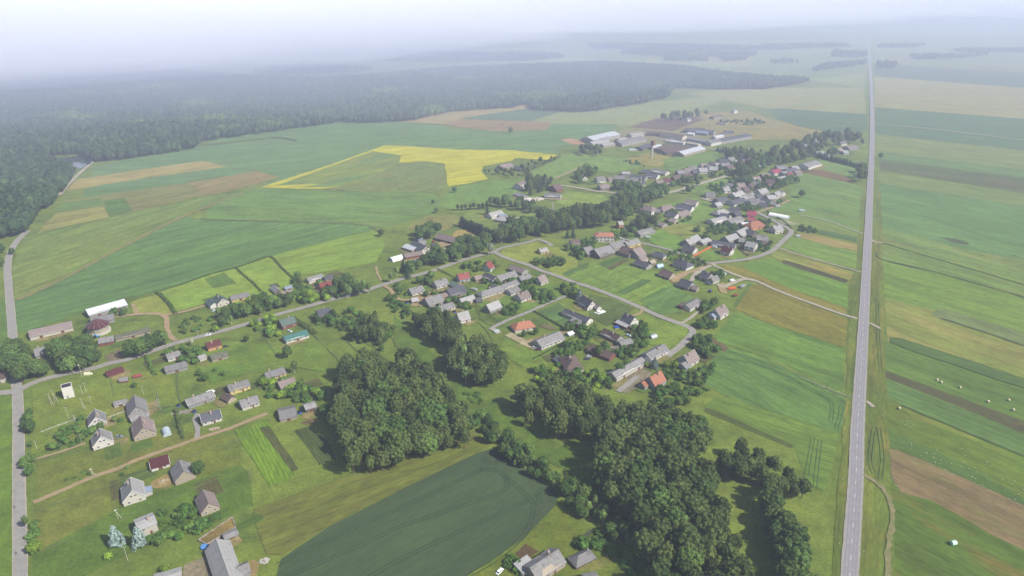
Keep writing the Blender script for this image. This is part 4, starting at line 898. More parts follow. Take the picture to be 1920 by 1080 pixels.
# --- farm complex
FB = dict(cat='farm building', win=False)
H(1101,259,1151,248,22,5,8,'white','grey','broad white-roofed hall at the left of the farm complex', **FB)
H(1107,267,1140,263,10,3,5,'lgrey','cream','low pale building in front of the white-roofed hall', **FB)
H(1156,266,1203,256,18,4,7,'grey','grey','long grey cowshed behind the water tower', **FB)
H(1158,262,1172,259,12,3.4,6,'lgrey','grey','short pale cowshed next to the long grey one', **FB)
H(1213,247,1240,248,14,4,6,'brown','wood','brown-grey barn above the yard of the farm complex', **FB)
H(1241,249,1284,255,14,4.4,6.4,'brown','cream','long brownish building with cream end in the farm complex', **FB)
H(1284,241,1340,246,16,4.4,6.4,'dgrey','grey','far long dark-roofed hall of the farm complex', **FB)
H(1306,246,1328,248,12,4,5.6,'blue','grey','hall with bluish roof at the back of the farm complex', **FB)
H(1293,258,1326,264,13,5,6.6,'grey','grey','hall with a row of dark bays in the farm complex', **FB)
H(1326,266,1346,262,13,4.4,6.4,'grey','white','white-fronted middle building of the farm complex', **FB)
H(1345,262,1402,252,14,4.4,6.4,'dgrey','grey','long slate-grey hall at the right of the farm complex', **FB)
H(1356,246,1376,247,12,4,5.6,'dgrey','white','dark-roofed hall behind the slate-grey one', **FB)
H(1273,286,1314,275,15,3.4,6.2,'white','stain','long shed with ribbed white roof at the front of the farm complex', **FB)
H(1238,281,1272,277,24,3,5.6,'brown','wood','wide brown low roof beside the ribbed white one', **FB)
H(1197,277,1219,270,12,3,4.4,'dgrey','wood','dark low sheds with pale ridge behind the water tower', **FB)
H(1222,276,1237,271,7,3,4.2,'white','wood','narrow white roof right of the water tower', **FB)
H(1290,249,1302,250,8,3,4.6,'white','white','small white dome-like shed in the farm yard', **FB)
H(1338,256,1354,253,7,3,4.2,'white','white','small white roof between the grey halls', **FB)
H(1128,271,1150,268,9,3,4.6,'lgrey','stain','small flat pale shed before the short cowshed', **FB)
H(1180,252,1204,249,10,3.4,5,'lgrey','cream','pale shed behind the long grey cowshed', **FB)
H(1252,262,1284,266,9,3.4,5,'lgrey','white','light low range across the middle yard', **FB)
H(1304,240,1322,241,10,3.4,5,'brown','grey','brown shed at the very back of the complex', **FB)
H(1290,266,1312,270,8,3,4.4,'beige','cream','beige low building beside the hall with dark bays', **FB)
H(1360,262,1384,258,9,3,4.6,'lgrey','white','light lean building along the slate-grey hall', **FB)
H(1335,218,1350,216,12,3,6,'brown','stain','ruined grey farmhouse on the far tan meadow', cat='ruin', win=False)
H(1345,229,1362,231,9,2.4,3.4,'pink','stain','low broken walls on the far tan meadow', cat='ruin', win=False)
H(1374,206,1380,205,8,5,7,'grey','white','small white tower house beyond the ruin', cat='house', win=False)
H(1286,222,1292,221,9,4,6,'grey','white','pale hut among the trees behind the farm complex', cat='hut', win=False)
# white tents (half-round hoops)
def tent(x1, y1, x2, y2, W, h, label, name='tunnel_tent', cat='tent', mat=None):
    A, B = P(x1, y1, h), P(x2, y2, h); c = (A+B)/2; L = (B-A).length; rz = math.atan2((B-A).y, (B-A).x)
    root = empty(name, (c.x, c.y, 0), rz); tag(root, label, cat); n = 12; segs = max(4, int(L/3))
    mb = MB(); vs = []; f = []
    for i in range(segs+1):
        x = -L/2+L*i/segs; k = 1-.06*(i % 2)
        vs += [(x, math.cos(math.pi*j/n)*W/2*k, max(0, math.sin(math.pi*j/n))*h*k) for j in range(n+1)]
    for i in range(segs):
        for j in range(n):
            a = i*(n+1)+j; f.append((a, a+n+1, a+n+2, a+1))
    mb.add(vs, f); mb.build('cover', mat or M['trim'], root, smooth=True)
    e = MB()
    for sx in (-L/2, L/2):
        k = len(e.v); ring = [(sx, math.cos(math.pi*j/n)*W/2, math.sin(math.pi*j/n)*h) for j in range(n+1)]
        e.add(ring, [tuple(range(n+1))])
    e.build('end_wall', M['plastic'], root)
    return root
tent(732,483,754,477,9,3.6,'white tarpaulin covered stack left of the farm group')
tent(1444,398,1479,405,10,3.4,'long white tunnel tent beside the upper track')
tent(1231,496,1242,494,5,3,'pale blue plastic greenhouse between the dark barns','greenhouse','greenhouse', paint('blue_film', (150,184,214), .4))
tent(1352,509,1361,511,5,2.8,'small pale greenhouse beside the field lane','greenhouse','greenhouse', M['plastic'])
tent(1219,629,1229,625,5,2.8,'silver-topped hut on the lawn above the grey farmhouse','greenhouse','greenhouse', M['steel'])
tent(309,800,313,812,5,2.6,'small clear greenhouse right of the pinkish-roofed house','greenhouse','greenhouse', M['plastic'])
tent(1337,459,1344,461,4.5,2.4,'white greenhouse at the upper end of the orange fence','greenhouse','greenhouse', M['plastic'])
# round tower barn
def tower_barn():
    c = P(186, 622); R0 = 8.6; n = 12; root = empty('round_tower_barn', c, .2)
    tag(root, 'twelve-sided beige tower barn with ribbed dark red cone roof', 'tower')
    ring = lambda r, z, m=n: [(r*math.cos(2*math.pi*i/m), r*math.sin(2*math.pi*i/m), z) for i in range(m)]
    MB().prism([(x, y) for x, y, z in ring(7.3, 0)], 0, 6.8).build('wall', WM['stain'], root)
    r = MB(); r.add(ring(R0, 6.4)+ring(R0, 6.2)+[(0, 0, 12.2), (0, 0, 6.3)], [(i,(i+1)%n,2*n) for i in range(n)]+[(n+i,n+(i+1)%n,(i+1)%n,i) for i in range(n)]+[(n+(i+1)%n,n+i,2*n+1) for i in range(n)])
    roof = r.build('roof', RM['maroon'], root)
    for i in range(n):
        a = 2*math.pi*i/n; k = MB(); k.tube((R0*math.cos(a), R0*math.sin(a), 6.45), (0, 0, 12.25), .1, .05, 4); k.build('hip_rib', M['steel'], roof)
    MB().prism([(x, y) for x, y, z in ring(8.6, 0)], 0, 1.5).build('base_wall', WM['cream'], root)
    for i in range(0, n):
        a = 2*math.pi*(i+.5)/n; put_window(root, 7.12*math.cos(a), 7.12*math.sin(a), 4.2, a+math.pi/2, True)
tower_barn()
def transformer_house():
    A = P(121, 749.5); B = P(140.5, 744.5); d = (B-A).normalized(); L = (B-A).length; nrm = Vector((-d.y, d.x, 0))
    c = (A+B)/2+nrm*2.6; root = empty('transformer_tower', c, math.atan2(d.y, d.x)); tag(root, 'tall white brick transformer house with black flat roof, alone on the grass', 'transformer house')
    l, w = L/2, 2.6
    MB().box(-l,-w,0,l,w,8.6).build('wall', WM['white'], root); MB().box(-l+.35,-w+.3,8.6,l-.35,w-.3,8.72).build('roof', RM['bitumen'], root)
    p = MB(); p.box(-l,-w,8.6,-l+.34,w,9.05).box(l-.34,-w,8.6,l,w,9.05).box(-l+.34,w-.3,8.6,l-.34,w,9.0); p.build('parapet', WM['white'], root)
    link('door', MB().box(-.7,-.04,0,.7,.05,2.3).mesh('door', M['steel']), root, (-.8, -w-.02, .02))
transformer_house()
def water_tower():
    c = P(1221.5, 296); root = empty('water_tower', c); tag(root, 'slender pale water tower with red tank in front of the farm', 'water tower')
    MB().tube((0,0,0),(0,0,19),1.9,1.5,12).build('shaft', M['concrete'], root, smooth=False)
    MB().tube((0,0,19),(0,0,20.4),1.5,3.1,12).tube((0,0,20.4),(0,0,26),3.1,3.1,12).build('tank', WM['brick'], root)
    MB().tube((0,0,26),(0,0,27.6),3.3,.3,12).build('roof', RM['maroon'], root)
water_tower()
def stack_chimney(px, py, h, label):
    c = P(px, py); root = empty('boiler_chimney', c); tag(root, label, 'chimney')
    MB().box(-1,-1,0,1,1,h*.2).build('base', M['concrete'], root); MB().tube((0,0,h*.2),(0,0,h),.75,.55,8).build('shaft', M['concrete'], root)
stack_chimney(1036, 402, 15, 'tall pale chimney in front of the long dark roof'); stack_chimney(1201, 349, 13, 'yellowish chimney behind the salmon-walled house')
# ---------------------------------------------------------------- worn yards and kitchen-garden beds round the houses
yr = random.Random(31); zz = .236
YM = [field_mat((150,140,110),(130,134,84), None, 0, patch=5), field_mat((164,152,124),(140,136,96), None, 0, patch=4), field_mat((118,130,70),(134,134,80), None, 0, patch=6)]
for hx, hy, rz, L, W in list(HOUSES):
    if hy > 1150: continue
    c, s_ = math.cos(rz), math.sin(rz)
    if yr.random() < .62:
        side = yr.choice((-1, 1)); off = W/2+yr.uniform(1, 3.5); cx, cy = yr.uniform(-.4, .4)*L, -abs(off) if yr.random() < .7 else off
        n = 14; rx, ry = yr.uniform(.35, .7)*L+1.5, yr.uniform(2.5, 6); ph = yr.random()*6
        w = []
        for i in range(n):
            a = 6.283*i/n; k = 1+.22*math.sin(2*a+ph)+.14*math.sin(5*a+ph*2)
            u, v = cx+math.cos(a)*rx*k, cy+math.sin(a)*ry*k; w.append(Vector((hx+u*c-v*s_, hy+u*s_+v*c, 0)))
        zz += .00004; tag(link('yard_ground', sheet('yard_ground', w, zz, yr.choice(YM))), kind='structure')
    if yr.random() < .5:
        u0 = yr.choice((-1, 1))*(L/2+yr.uniform(3, 9)); v0 = yr.choice((-1, 1))*yr.uniform(2, W); a, b = yr.uniform(4, 9), yr.uniform(2.5, 6)
        ok = all(math.hypot(hx+u0*c-v0*s_-ox, hy+u0*s_+v0*c-oy) > 10 for ox, oy, *_ in HOUSES if (ox, oy) != (hx, hy))
        if ok:
            w = [Vector((hx+(u0+p)*c-(v0+q)*s_, hy+(u0+p)*s_+(v0+q)*c, 0)) for p, q in ((-a,-b),(a,-b),(a,b),(-a,b))]
            zz += .00004; cc = yr.choice([((84,124,58),(92,116,60)),((104,100,74),(92,108,62)),((96,134,60),(88,124,56))])
            tag(link('garden_bed', sheet('garden_bed', w, zz, field_mat(cc[0], cc[1], round(rz+yr.choice((0, 1.5708)), 1), rows=1.3, rowdark=.7, patch=6))), kind='structure')
# ================================================================ trees and shrubs
def leaf_mat(name, c, c2, tr=.12, stands=False):
    t = NT(name, .7); t.b.inputs['Specular IOR Level'].default_value = .12
    oi = t.n('ObjectInfo').outputs['Random']
    col = t.mix(t.ramp(oi, 0, 1, 0, 1), _dim(c, .86), _dim(c2, .86))
    col = t.scale(col, t.ramp(t.noise(1/2.2, 3), .3, .7, .72, 1.28))
    wh = t.n('TexWhiteNoise', noise_dimensions='1D'); t.l(oi, wh.inputs['W'])
    col = t.scale(col, t.ramp(wh.outputs['Value'], 0, 1, .68, 1.34))
    if stands: col = t.mix(t.ramp(t.noise(1/210., 4, None, .6), .56, .64), col, t.scale(t.mix(.5, _dim((96,122,58),.8), _dim((104,126,62),.8)), t.ramp(wh.outputs['Value'], 0, 1, .7, 1.2)))
    t.l(col, t.b.inputs['Base Color'])
    trn = t.n('BsdfTranslucent'); t.l(t.scale(col, 1.1), trn.inputs['Color'])
    mx = t.n('MixShader'); mx.inputs[0].default_value = tr; t.l(t.b.outputs[0], mx.inputs[1]); t.l(trn.outputs[0], mx.inputs[2])
    t.l(mx.outputs[0], t.t.nodes['Material Output'].inputs['Surface']); return t.m
LM = dict(wood=leaf_mat('wood_leaves', (66,86,42), (94,106,54)), village=leaf_mat('village_leaves', (70,98,46), (92,114,54)),
          birch=leaf_mat('birch_leaves', (92,116,62), (112,132,72)), light=leaf_mat('light_leaves', (118,148,44), (134,160,56)),
          spruce=leaf_mat('spruce_needles', (48,72,52), (58,82,58), .05), blue=leaf_mat('blue_spruce_needles', (122,140,134), (130,146,138), .05),
          bush=leaf_mat('bush_leaves', (70,104,42), (94,120,54)), silver=leaf_mat('silver_willow_leaves', (150,160,124), (160,168,132)))
BARK = simple_mat('bark', (92,80,66), .2); BIRCHB = simple_mat('birch_bark', (200,196,186), .25, 1.5)
def core_faces(subd=1):
    bm = bmesh.new(); bmesh.ops.create_icosphere(bm, subdivisions=subd, radius=1)
    v = np.array([x.co[:] for x in bm.verts]); f = [[y.index for y in x.verts] for x in bm.faces]; bm.free(); return v, f
ICO1 = core_faces(1); ICO2 = core_faces(2)
def crown_mesh(name, seed, h0, h1, r, mat, clumps=34, per=46, leaf=.55, shape='round', core=.68):
    """leaf-sized faces gathered in clumps over a lumpy crown, with a dark inner mass of the same leaves"""
    rg = np.random.default_rng(seed); V = []; Fc = []; n = 0
    H_ = h1-h0; cz = h0+H_*.52
    v, f = ICO2
    if shape == 'cone':
        z = (v[:, 2]+1)/2; rr = (1-z)**.75*.95*r*core+.12
        w = np.stack([v[:, 0]*rr, v[:, 1]*rr, h0+z*H_*.95], 1)
    else:
        nz = rg.normal(0, .09, len(v))[:, None]
        w = v*(1+nz)*np.array([r*core, r*core, H_/2*core])+np.array([0, 0, cz])
    V.append(w); Fc += [tuple(q) for q in f]; n += len(w)
    for c in range(clumps):
        if shape == 'cone':
            z = rg.random()**1.25; a = rg.random()*6.283; rad = (1-z)**.75*r*.9+.1
            cen = np.array([math.cos(a)*rad, math.sin(a)*rad, h0+z*H_]); cr = .35+.75*(1-z)*r/3
            out = np.array([math.cos(a), math.sin(a), .35])
        else:
            # even spread over the crown, denser above
            u = (c+.5)/clumps; zz = 1-1.7*u; a = c*2.39996+rg.random()*.5; s = math.sqrt(max(0, 1-zz*zz))
            out = np.array([math.cos(a)*s, math.sin(a)*s, zz]); k = rg.uniform(.66, 1.04)
            if shape == 'tall': k *= (1-.25*max(0, zz))
            cen = out*np.array([r*.82, r*.82, H_/2*.86])*k+np.array([0, 0, cz]); cr = r*rg.uniform(.19, .29)
        m = per; d = rg.normal(size=(m, 3)); d /= np.linalg.norm(d, axis=1)[:, None]
        d = d+out*.75; d /= np.linalg.norm(d, axis=1)[:, None]
        p = cen+d*cr*rg.uniform(.75, 1.08, (m, 1)); nr = d+rg.normal(0, .24, (m, 3)); nr /= np.linalg.norm(nr, axis=1)[:, None]
        t = np.cross(nr, rg.normal(size=(m, 3))); t /= np.linalg.norm(t, axis=1)[:, None]; b = np.cross(nr, t)
        s = leaf*rg.uniform(.6, 1.25, (m, 1))*.5
        if shape == 'cone': b = b*.6
        q = np.stack([p-t*s-b*s*.7, p+t*s-b*s*.7, p+t*s*.8+b*s*.7, p-t*s*.8+b*s*.7], 1).reshape(-1, 3)
        V.append(q); Fc += [(n+4*i, n+4*i+1, n+4*i+2, n+4*i+3) for i in range(m)]; n += 4*m
    return mesh(name, np.concatenate(V).tolist(), Fc, mat)
def trunk_mesh(name, h, r, mat, seed, limbs=4):
    rnd = random.Random(seed); mb = MB(); mb.tube((0,0,-.4),(rnd.uniform(-.2,.2),rnd.uniform(-.2,.2),h),r,r*.55,7)
    for i in range(limbs):
        a = 6.28*i/limbs+rnd.random(); z = h*rnd.uniform(.5, .9); L = h*rnd.uniform(.25, .4)
        mb.tube((0,0,z),(math.cos(a)*L,math.sin(a)*L,z+L*.9),r*.4,r*.15,5)
    return mb.mesh(name, mat)
KINDS = {}
def kind(k, objname, variants, trunkh, trunkr, bark, limbs=4, **kw):
    KINDS[k] = (objname, [(trunk_mesh('trunk', trunkh, trunkr, bark, 11+i, limbs), crown_mesh('crown', 100*len(KINDS)+i, **{**kw, 'r': kw['r']*(1+.08*(i % 3-1))})) for i in range(variants)])
# all built at a nominal height h1 and scaled
kind('wood', 'broadleaf_tree', 7, 9, .3, BARK, h0=3.5, h1=16.5, r=4.8, mat=LM['wood'], clumps=42, per=50, leaf=.58)
kind('oak', 'round_crowned_tree', 5, 7, .4, BARK, h0=2.2, h1=14, r=5.2, mat=LM['village'], clumps=40, per=60, leaf=.6)
kind('birch', 'birch_tree', 4, 9, .18, BIRCHB, h0=3., h1=15, r=3.3, mat=LM['birch'], clumps=34, per=46, leaf=.46, shape='tall', core=.66)
kind('fruit', 'fruit_tree', 4, 2.4, .14, BARK, h0=.9, h1=4.6, r=2.2, mat=LM['bush'], clumps=20, per=34, leaf=.38)
kind('bush', 'bush', 4, .8, .08, BARK, h0=-.2, h1=2.6, r=1.9, mat=LM['bush'], clumps=16, per=34, leaf=.36)
kind('light', 'young_tree', 3, 3, .15, BARK, h0=.8, h1=6, r=3., mat=LM['light'], clumps=26, per=44, leaf=.42)
kind('spruce', 'spruce_tree', 3, 12, .2, BARK, 0, h0=.4, h1=13, r=2.7, mat=LM['spruce'], clumps=60, per=30, leaf=.5, shape='cone')
kind('blue', 'blue_spruce', 2, 9, .2, BARK, 0, h0=.3, h1=11, r=3.3, mat=LM['blue'], clumps=80, per=40, leaf=.5, shape='cone')
kind('silver', 'willow_tree', 2, 6, .3, BARK, h0=2., h1=13, r=4.4, mat=LM['silver'], clumps=34, per=50, leaf=.5)
kind('poplar', 'poplar_tree', 3, 12, .25, BARK, h0=2., h1=20, r=3., mat=LM['village'], clumps=44, per=46, leaf=.55, shape='tall')
NOM = dict(wood=17, oak=14, birch=15, fruit=4.6, bush=2.6, light=6, spruce=13, blue=11, silver=13, poplar=20)
CATS = dict(birch='birch', spruce='spruce', blue='spruce', bush='bush', fruit='fruit tree', poplar='poplar', silver='willow')
trnd = random.Random(99)
TREEPOS = []
PENDING = []
def tree(k, p, h, label, group=None, wid=1., zsink=.3, keep=False):
    TREEPOS.append((p.x, p.y)); PENDING.append((k, Vector((p.x, p.y, 0)), h, label, group, wid, keep or group is None))
def plant_all():
    """the 300 of each kind that show largest become trees of their own; the rest of that kind is returned for one shared mass"""
    by = {}; rest = []
    for t in PENDING: by.setdefault(KINDS[t[0]][0], []).append(t)
    for nm, lst in by.items():
        lst.sort(key=lambda t: (not t[6], t[1].length/max(t[2], 2)))
        for i, (k, p, h, label, group, wid, keep) in enumerate(lst):
            if i >= 290: rest.append((k, p, h, wid)); continue
            tm, cm = trnd.choice(KINDS[k][1]); s = h/NOM[k]
            root = empty(nm, (p.x, p.y, -.3), trnd.uniform(0, 6.28)); root.scale = (s*wid, s*wid*trnd.uniform(.9, 1.1), s)
            tag(root, label, CATS.get(k, 'tree'), group); link('trunk', tm, root); link('crown', cm, root)
    return rest
def inside(p, w):
    r = False; n = len(w); j = n-1
    for i in range(n):
        if (w[i].y > p.y) != (w[j].y > p.y) and p.x < (w[j].x-w[i].x)*(p.y-w[i].y)/(w[j].y-w[i].y)+w[i].x: r = not r
        j = i
    return r
def grove(poly, sp, kinds, h, label, group, wid=1., jit=.38, hj=.27):
    """kinds: list of (kind, weight); hexagonal jitter"""
    w = [P(*q) for q in poly]; x0, x1 = min(p.x for p in w), max(p.x for p in w); y0, y1 = min(p.y for p in w), max(p.y for p in w)
    pts = []; row = 0; y = y0
    while y <= y1:
        x = x0+(sp/2 if row % 2 else 0)
        while x <= x1:
            q = Vector((x+trnd.uniform(-jit, jit)*sp, y+trnd.uniform(-jit, jit)*sp, 0))
            if inside(q, w): pts.append(q)
            x += sp
        y += sp*.87; row += 1
    for q in pts:
        k = trnd.choices([a for a, b in kinds], [b for a, b in kinds])[0]
        hh = h*trnd.uniform(1-hj, 1+hj) if k in ('wood', 'oak', 'birch', 'poplar', 'spruce') else h*.6
        lab = label if isinstance(label, str) else label[k]
        if isinstance(label, str) and k == 'oak' and len(kinds) > 1: lab = lab.replace('leafy', 'rounded')
        if len(pts) > 12:
            fx, fy = (q.x-x0)/(x1-x0+1e-6), (q.y-y0)/(y1-y0+1e-6)
            lab += ', '+('front' if fy < .34 else 'middle' if fy < .67 else 'back')+' '+('left' if fx < .34 else 'centre' if fx < .67 else 'right')
        nmm = {'broadleaf_tree': '', 'round_crowned_tree': ' (rounded)', 'birch_tree': ' birches', 'spruce_tree': ' spruces'}.get(KINDS[k][0], ' '+KINDS[k][0])
        tree(k, q, hh, lab, group+nmm, wid*trnd.uniform(.85, 1.2))
    return len(pts)
WL = 'dark leafy tree in the '
n = 0
n += grove([(628,735),(648,706),(700,690),(765,688),(800,715),(850,770),(886,822),(872,848),(800,868),(745,880),(690,898),(660,892),(645,850),(622,800),(632,765)], 6.9, [('wood', 9), ('oak', 1)], 16, WL+'near left wood above the dark crop field', 'trees of the near left wood')
n += grove([(962,768),(985,745),(1060,742),(1130,760),(1180,800),(1150,820),(1100,835),(1060,830),(990,800)], 7.4, [('wood', 1)], 16, WL+'upper end of the right wood', 'trees at the upper end of the right wood')
n += grove([(1130,835),(1190,800),(1280,800),(1325,830),(1300,880),(1332,930),(1362,1010),(1392,1080),(1415,1160),(1250,1180),(1215,1090),(1180,1010),(1125,930),(1115,870)], 7.0, [('wood', 9), ('oak', 1)], 18, WL+'large right wood at the bottom', 'trees of the large right wood')
n += grove([(1340,865),(1390,855),(1450,890),(1508,930),(1500,945),(1440,940),(1385,905),(1345,890)], 6.0, [('wood', 1)], 13, WL+'wood arm pointing at the trunk road', 'trees of the wood arm near the trunk road')
n += grove([(1425,945),(1450,945),(1478,990),(1508,1050),(1512,1150),(1478,1150),(1462,1060),(1436,990)], 5.2, [('oak', 2), ('wood', 3)], 13, WL+'narrow strip at the lower right of the wood', 'trees of the strip right of the wood')
n += grove([(832,700),(845,655),(890,650),(945,690),(950,715),(925,730),(880,728),(850,715)], 6.2, [('wood', 4), ('birch', 1)], 15, {'wood': WL+'clump between village and meadow strip', 'birch': 'pale birch in the clump between village and meadow strip'}, 'trees of the middle clump')
n += grove([(772,612),(800,598),(840,608),(872,650),(850,668),(825,655),(790,632)], 6.4, [('wood', 1)], 13, WL+'small clump below the sandy yards', 'trees below the sandy yards')
n += grove([(888,790),(905,780),(960,830),(1040,890),(1090,925),(1160,985),(1200,1040),(1185,1045),(1120,995),(1040,930),(1000,905),(930,850)], 5.8, [('oak', 3), ('birch', 1)], 8, {'oak': 'low rounded tree in the line between crop field and meadow strip', 'birch': 'pale slim birch in the line between crop field and meadow strip'}, 'trees of the line beside the dark crop field', wid=1.1)
n += grove([(668,640),(690,612),(725,620),(728,645),(700,655)], 7.5, [('wood', 1)], 12, 'dark leafy tree of the isolated clump above the near left wood', 'trees of the isolated clump')
n += grove([(2,680),(18,655),(60,660),(60,690),(95,705),(90,722),(50,722),(0,712)], 7.6, [('oak', 1)], 13, 'broad tree overhanging the left road beside the junction', 'big trees by the left junction')
n += grove([(98,672),(125,650),(170,640),(188,660),(185,690),(150,700),(120,705)], 7., [('oak', 1)], 12, 'broad tree of the group left of the street beside the tower barn', 'trees between tower barn and street')
n += grove([(225,668),(245,655),(300,640),(318,650),(275,668),(240,680)], 7., [('oak', 1)], 12, 'broad green tree in the row above the street near the mossy barn', 'trees by the mossy barn')
n += grove([(398,602),(420,590),(500,580),(548,566),(552,578),(500,590),(455,604),(410,618)], 7.6, [('oak', 3), ('birch', 2)], 10, {'oak': 'roadside tree in the belt above the street', 'birch': 'pale roadside birch in the belt above the street'}, 'belt of trees above the street')
n += grove([(622,560),(640,530),(700,545),(690,552),(650,562)], 8., [('oak', 1), ('birch', 2)], 13, {'oak': 'tall tree by the street right of the red-roofed orange house', 'birch': 'tall birch by the street right of the red-roofed orange house'}, 'tall trees by the street')
n += grove([(765,515),(790,505),(850,495),(900,480),(925,470),(920,456),(880,458),(850,470),(800,495)], 8.5, [('oak', 4), ('birch', 1)], 13, {'oak': 'dense tree in the belt below the farm group', 'birch': 'birch in the belt below the farm group'}, 'belt of trees below the farm group')
n += grove([(775,455),(780,440),(800,428),(830,436),(820,445),(800,450),(785,456)], 8, [('oak', 1)], 11, 'round tree behind the farm group', 'trees behind the farm group')
n += grove([(928,450),(945,436),(985,428),(1010,436),(1000,450),(960,460),(935,462)], 8.5, [('oak', 2), ('wood', 1)], 16, 'tall tree of the belt inside the village loop', 'tall belt inside the village loop')
n += grove([(1005,440),(1015,415),(1060,412),(1110,408),(1150,395),(1195,392),(1205,400),(1180,412),(1140,425),(1100,432),(1050,440),(1020,447)], 8.6, [('wood', 3), ('oak', 2), ('poplar', 1)], 17, {'wood': 'tall dark tree of the big central belt', 'oak': 'broad tree of the big central belt', 'poplar': 'slim poplar of the big central belt'}, 'big central belt')
n += grove([(1145,395),(1165,365),(1240,360),(1250,372),(1205,385)], 8.8, [('oak', 2), ('birch', 1)], 14, {'oak': 'tree in the belt left of the wide upper street', 'birch': 'slim birch left of the wide upper street'}, 'trees left of the upper street')
n += grove([(1176,430),(1200,412),(1236,418),(1230,432),(1200,438)], 8.4, [('wood', 1)], 13, 'broad dark tree above the grey low barn', 'dark trees above the grey low barn')
n += grove([(905,392),(935,390),(1005,402),(1010,394),(985,385),(940,383),(905,386)], 10, [('wood', 1), ('oak', 1)], 12, 'tree in the row above the white bungalow', 'row above the white bungalow')
n += grove([(985,352),(1000,345),(1038,340),(1030,358),(1005,365),(985,368)], 9.5, [('wood', 2), ('spruce', 1)], 14, {'wood': 'dark tree beside the reddish brown barn', 'spruce': 'spruce beside the reddish brown barn'}, 'dark trees by the reddish brown barn')
n += grove([(902,322),(915,330),(960,335),(990,332),(1005,318),(1045,304),(1040,300),(990,308),(975,322),(930,322)], 12, [('wood', 1)], 9, 'dark tree round the farm by the rape field', 'trees round the rape field farm')
n += grove([(1087,288),(1095,280),(1130,284),(1132,294),(1110,296),(1090,294)], 13, [('wood', 1)], 15, 'dark tree of the clump before the white-roofed hall', 'clump before the white hall')
n += grove([(1340,290),(1350,284),(1420,290),(1440,300),(1400,302),(1360,298)], 13, [('wood', 2), ('spruce', 1)], 13, {'wood': 'dark tree in the thick far belt', 'spruce': 'spruce in the thick far belt'}, 'thick far belt')
n += grove([(1380,345),(1385,318),(1400,312),(1420,318),(1410,335),(1395,352)], 13, [('wood', 2), ('poplar', 1)], 17, {'wood': 'tall dark tree in the middle of the upper village', 'poplar': 'poplar in the middle of the upper village'}, 'tall trees in the upper village')
n += grove([(1430,300),(1450,280),(1500,276),(1530,262),(1560,256),(1600,258),(1622,262),(1620,275),(1580,272),(1540,284),(1500,300),(1460,306)], 17, [('wood', 1)], 16, 'dark tree of the far grove by the trunk road', 'far grove by the trunk road')
n += grove([(1600,338),(1605,325),(1620,322),(1622,340),(1610,343)], 10, [('wood', 1)], 13, 'dark tree of the clump against the trunk road', 'clump against the trunk road')
n += grove([(1238,228),(1245,222),(1285,222),(1330,214),(1330,220),(1280,232),(1250,232)], 22, [('wood', 1)], 15, 'dark tree behind the farm complex', 'trees behind the farm complex')
n += grove([(1262,372),(1280,365),(1300,350),(1310,346),(1300,362),(1285,372)], 11, [('oak', 1)], 9, 'rounded tree at the wide upper street', 'rounded trees at the upper street')
n += grove([(1275,345),(1290,342),(1310,335),(1318,340),(1300,347),(1280,352)], 12, [('oak', 1)], 10, 'tree before the reddish houses', 'trees before the reddish houses')
def rowof(k, a, b, cnt, h, label, group, wid=1., jit=.5):
    A, B = P(*a), P(*b)
    for i in range(cnt):
        q = A.lerp(B, i/max(1, cnt-1))+Vector((trnd.uniform(-jit, jit), trnd.uniform(-jit, jit), 0)); tree(k, q, h*trnd.uniform(.85, 1.12), label, group, wid)
rowof('spruce', (864,424), (928,452), 24, 12, 'dark spruce in the dense row left of the white bungalow', 'dense spruce row', 1.15)
rowof('spruce', (1535,296), (1622,318), 22, 9, 'clipped dark conifer in the long far hedge row', 'far conifer row', 1.6)
rowof('spruce', (1345,284), (1385,290), 9, 9, 'dark conifer in the row below the slate-grey hall', 'conifers below the slate hall', 1.7)
rowof('wood', (858,395), (905,392), 7, 9, 'low dark tree in the left row above the spruces', 'low row above the spruces')
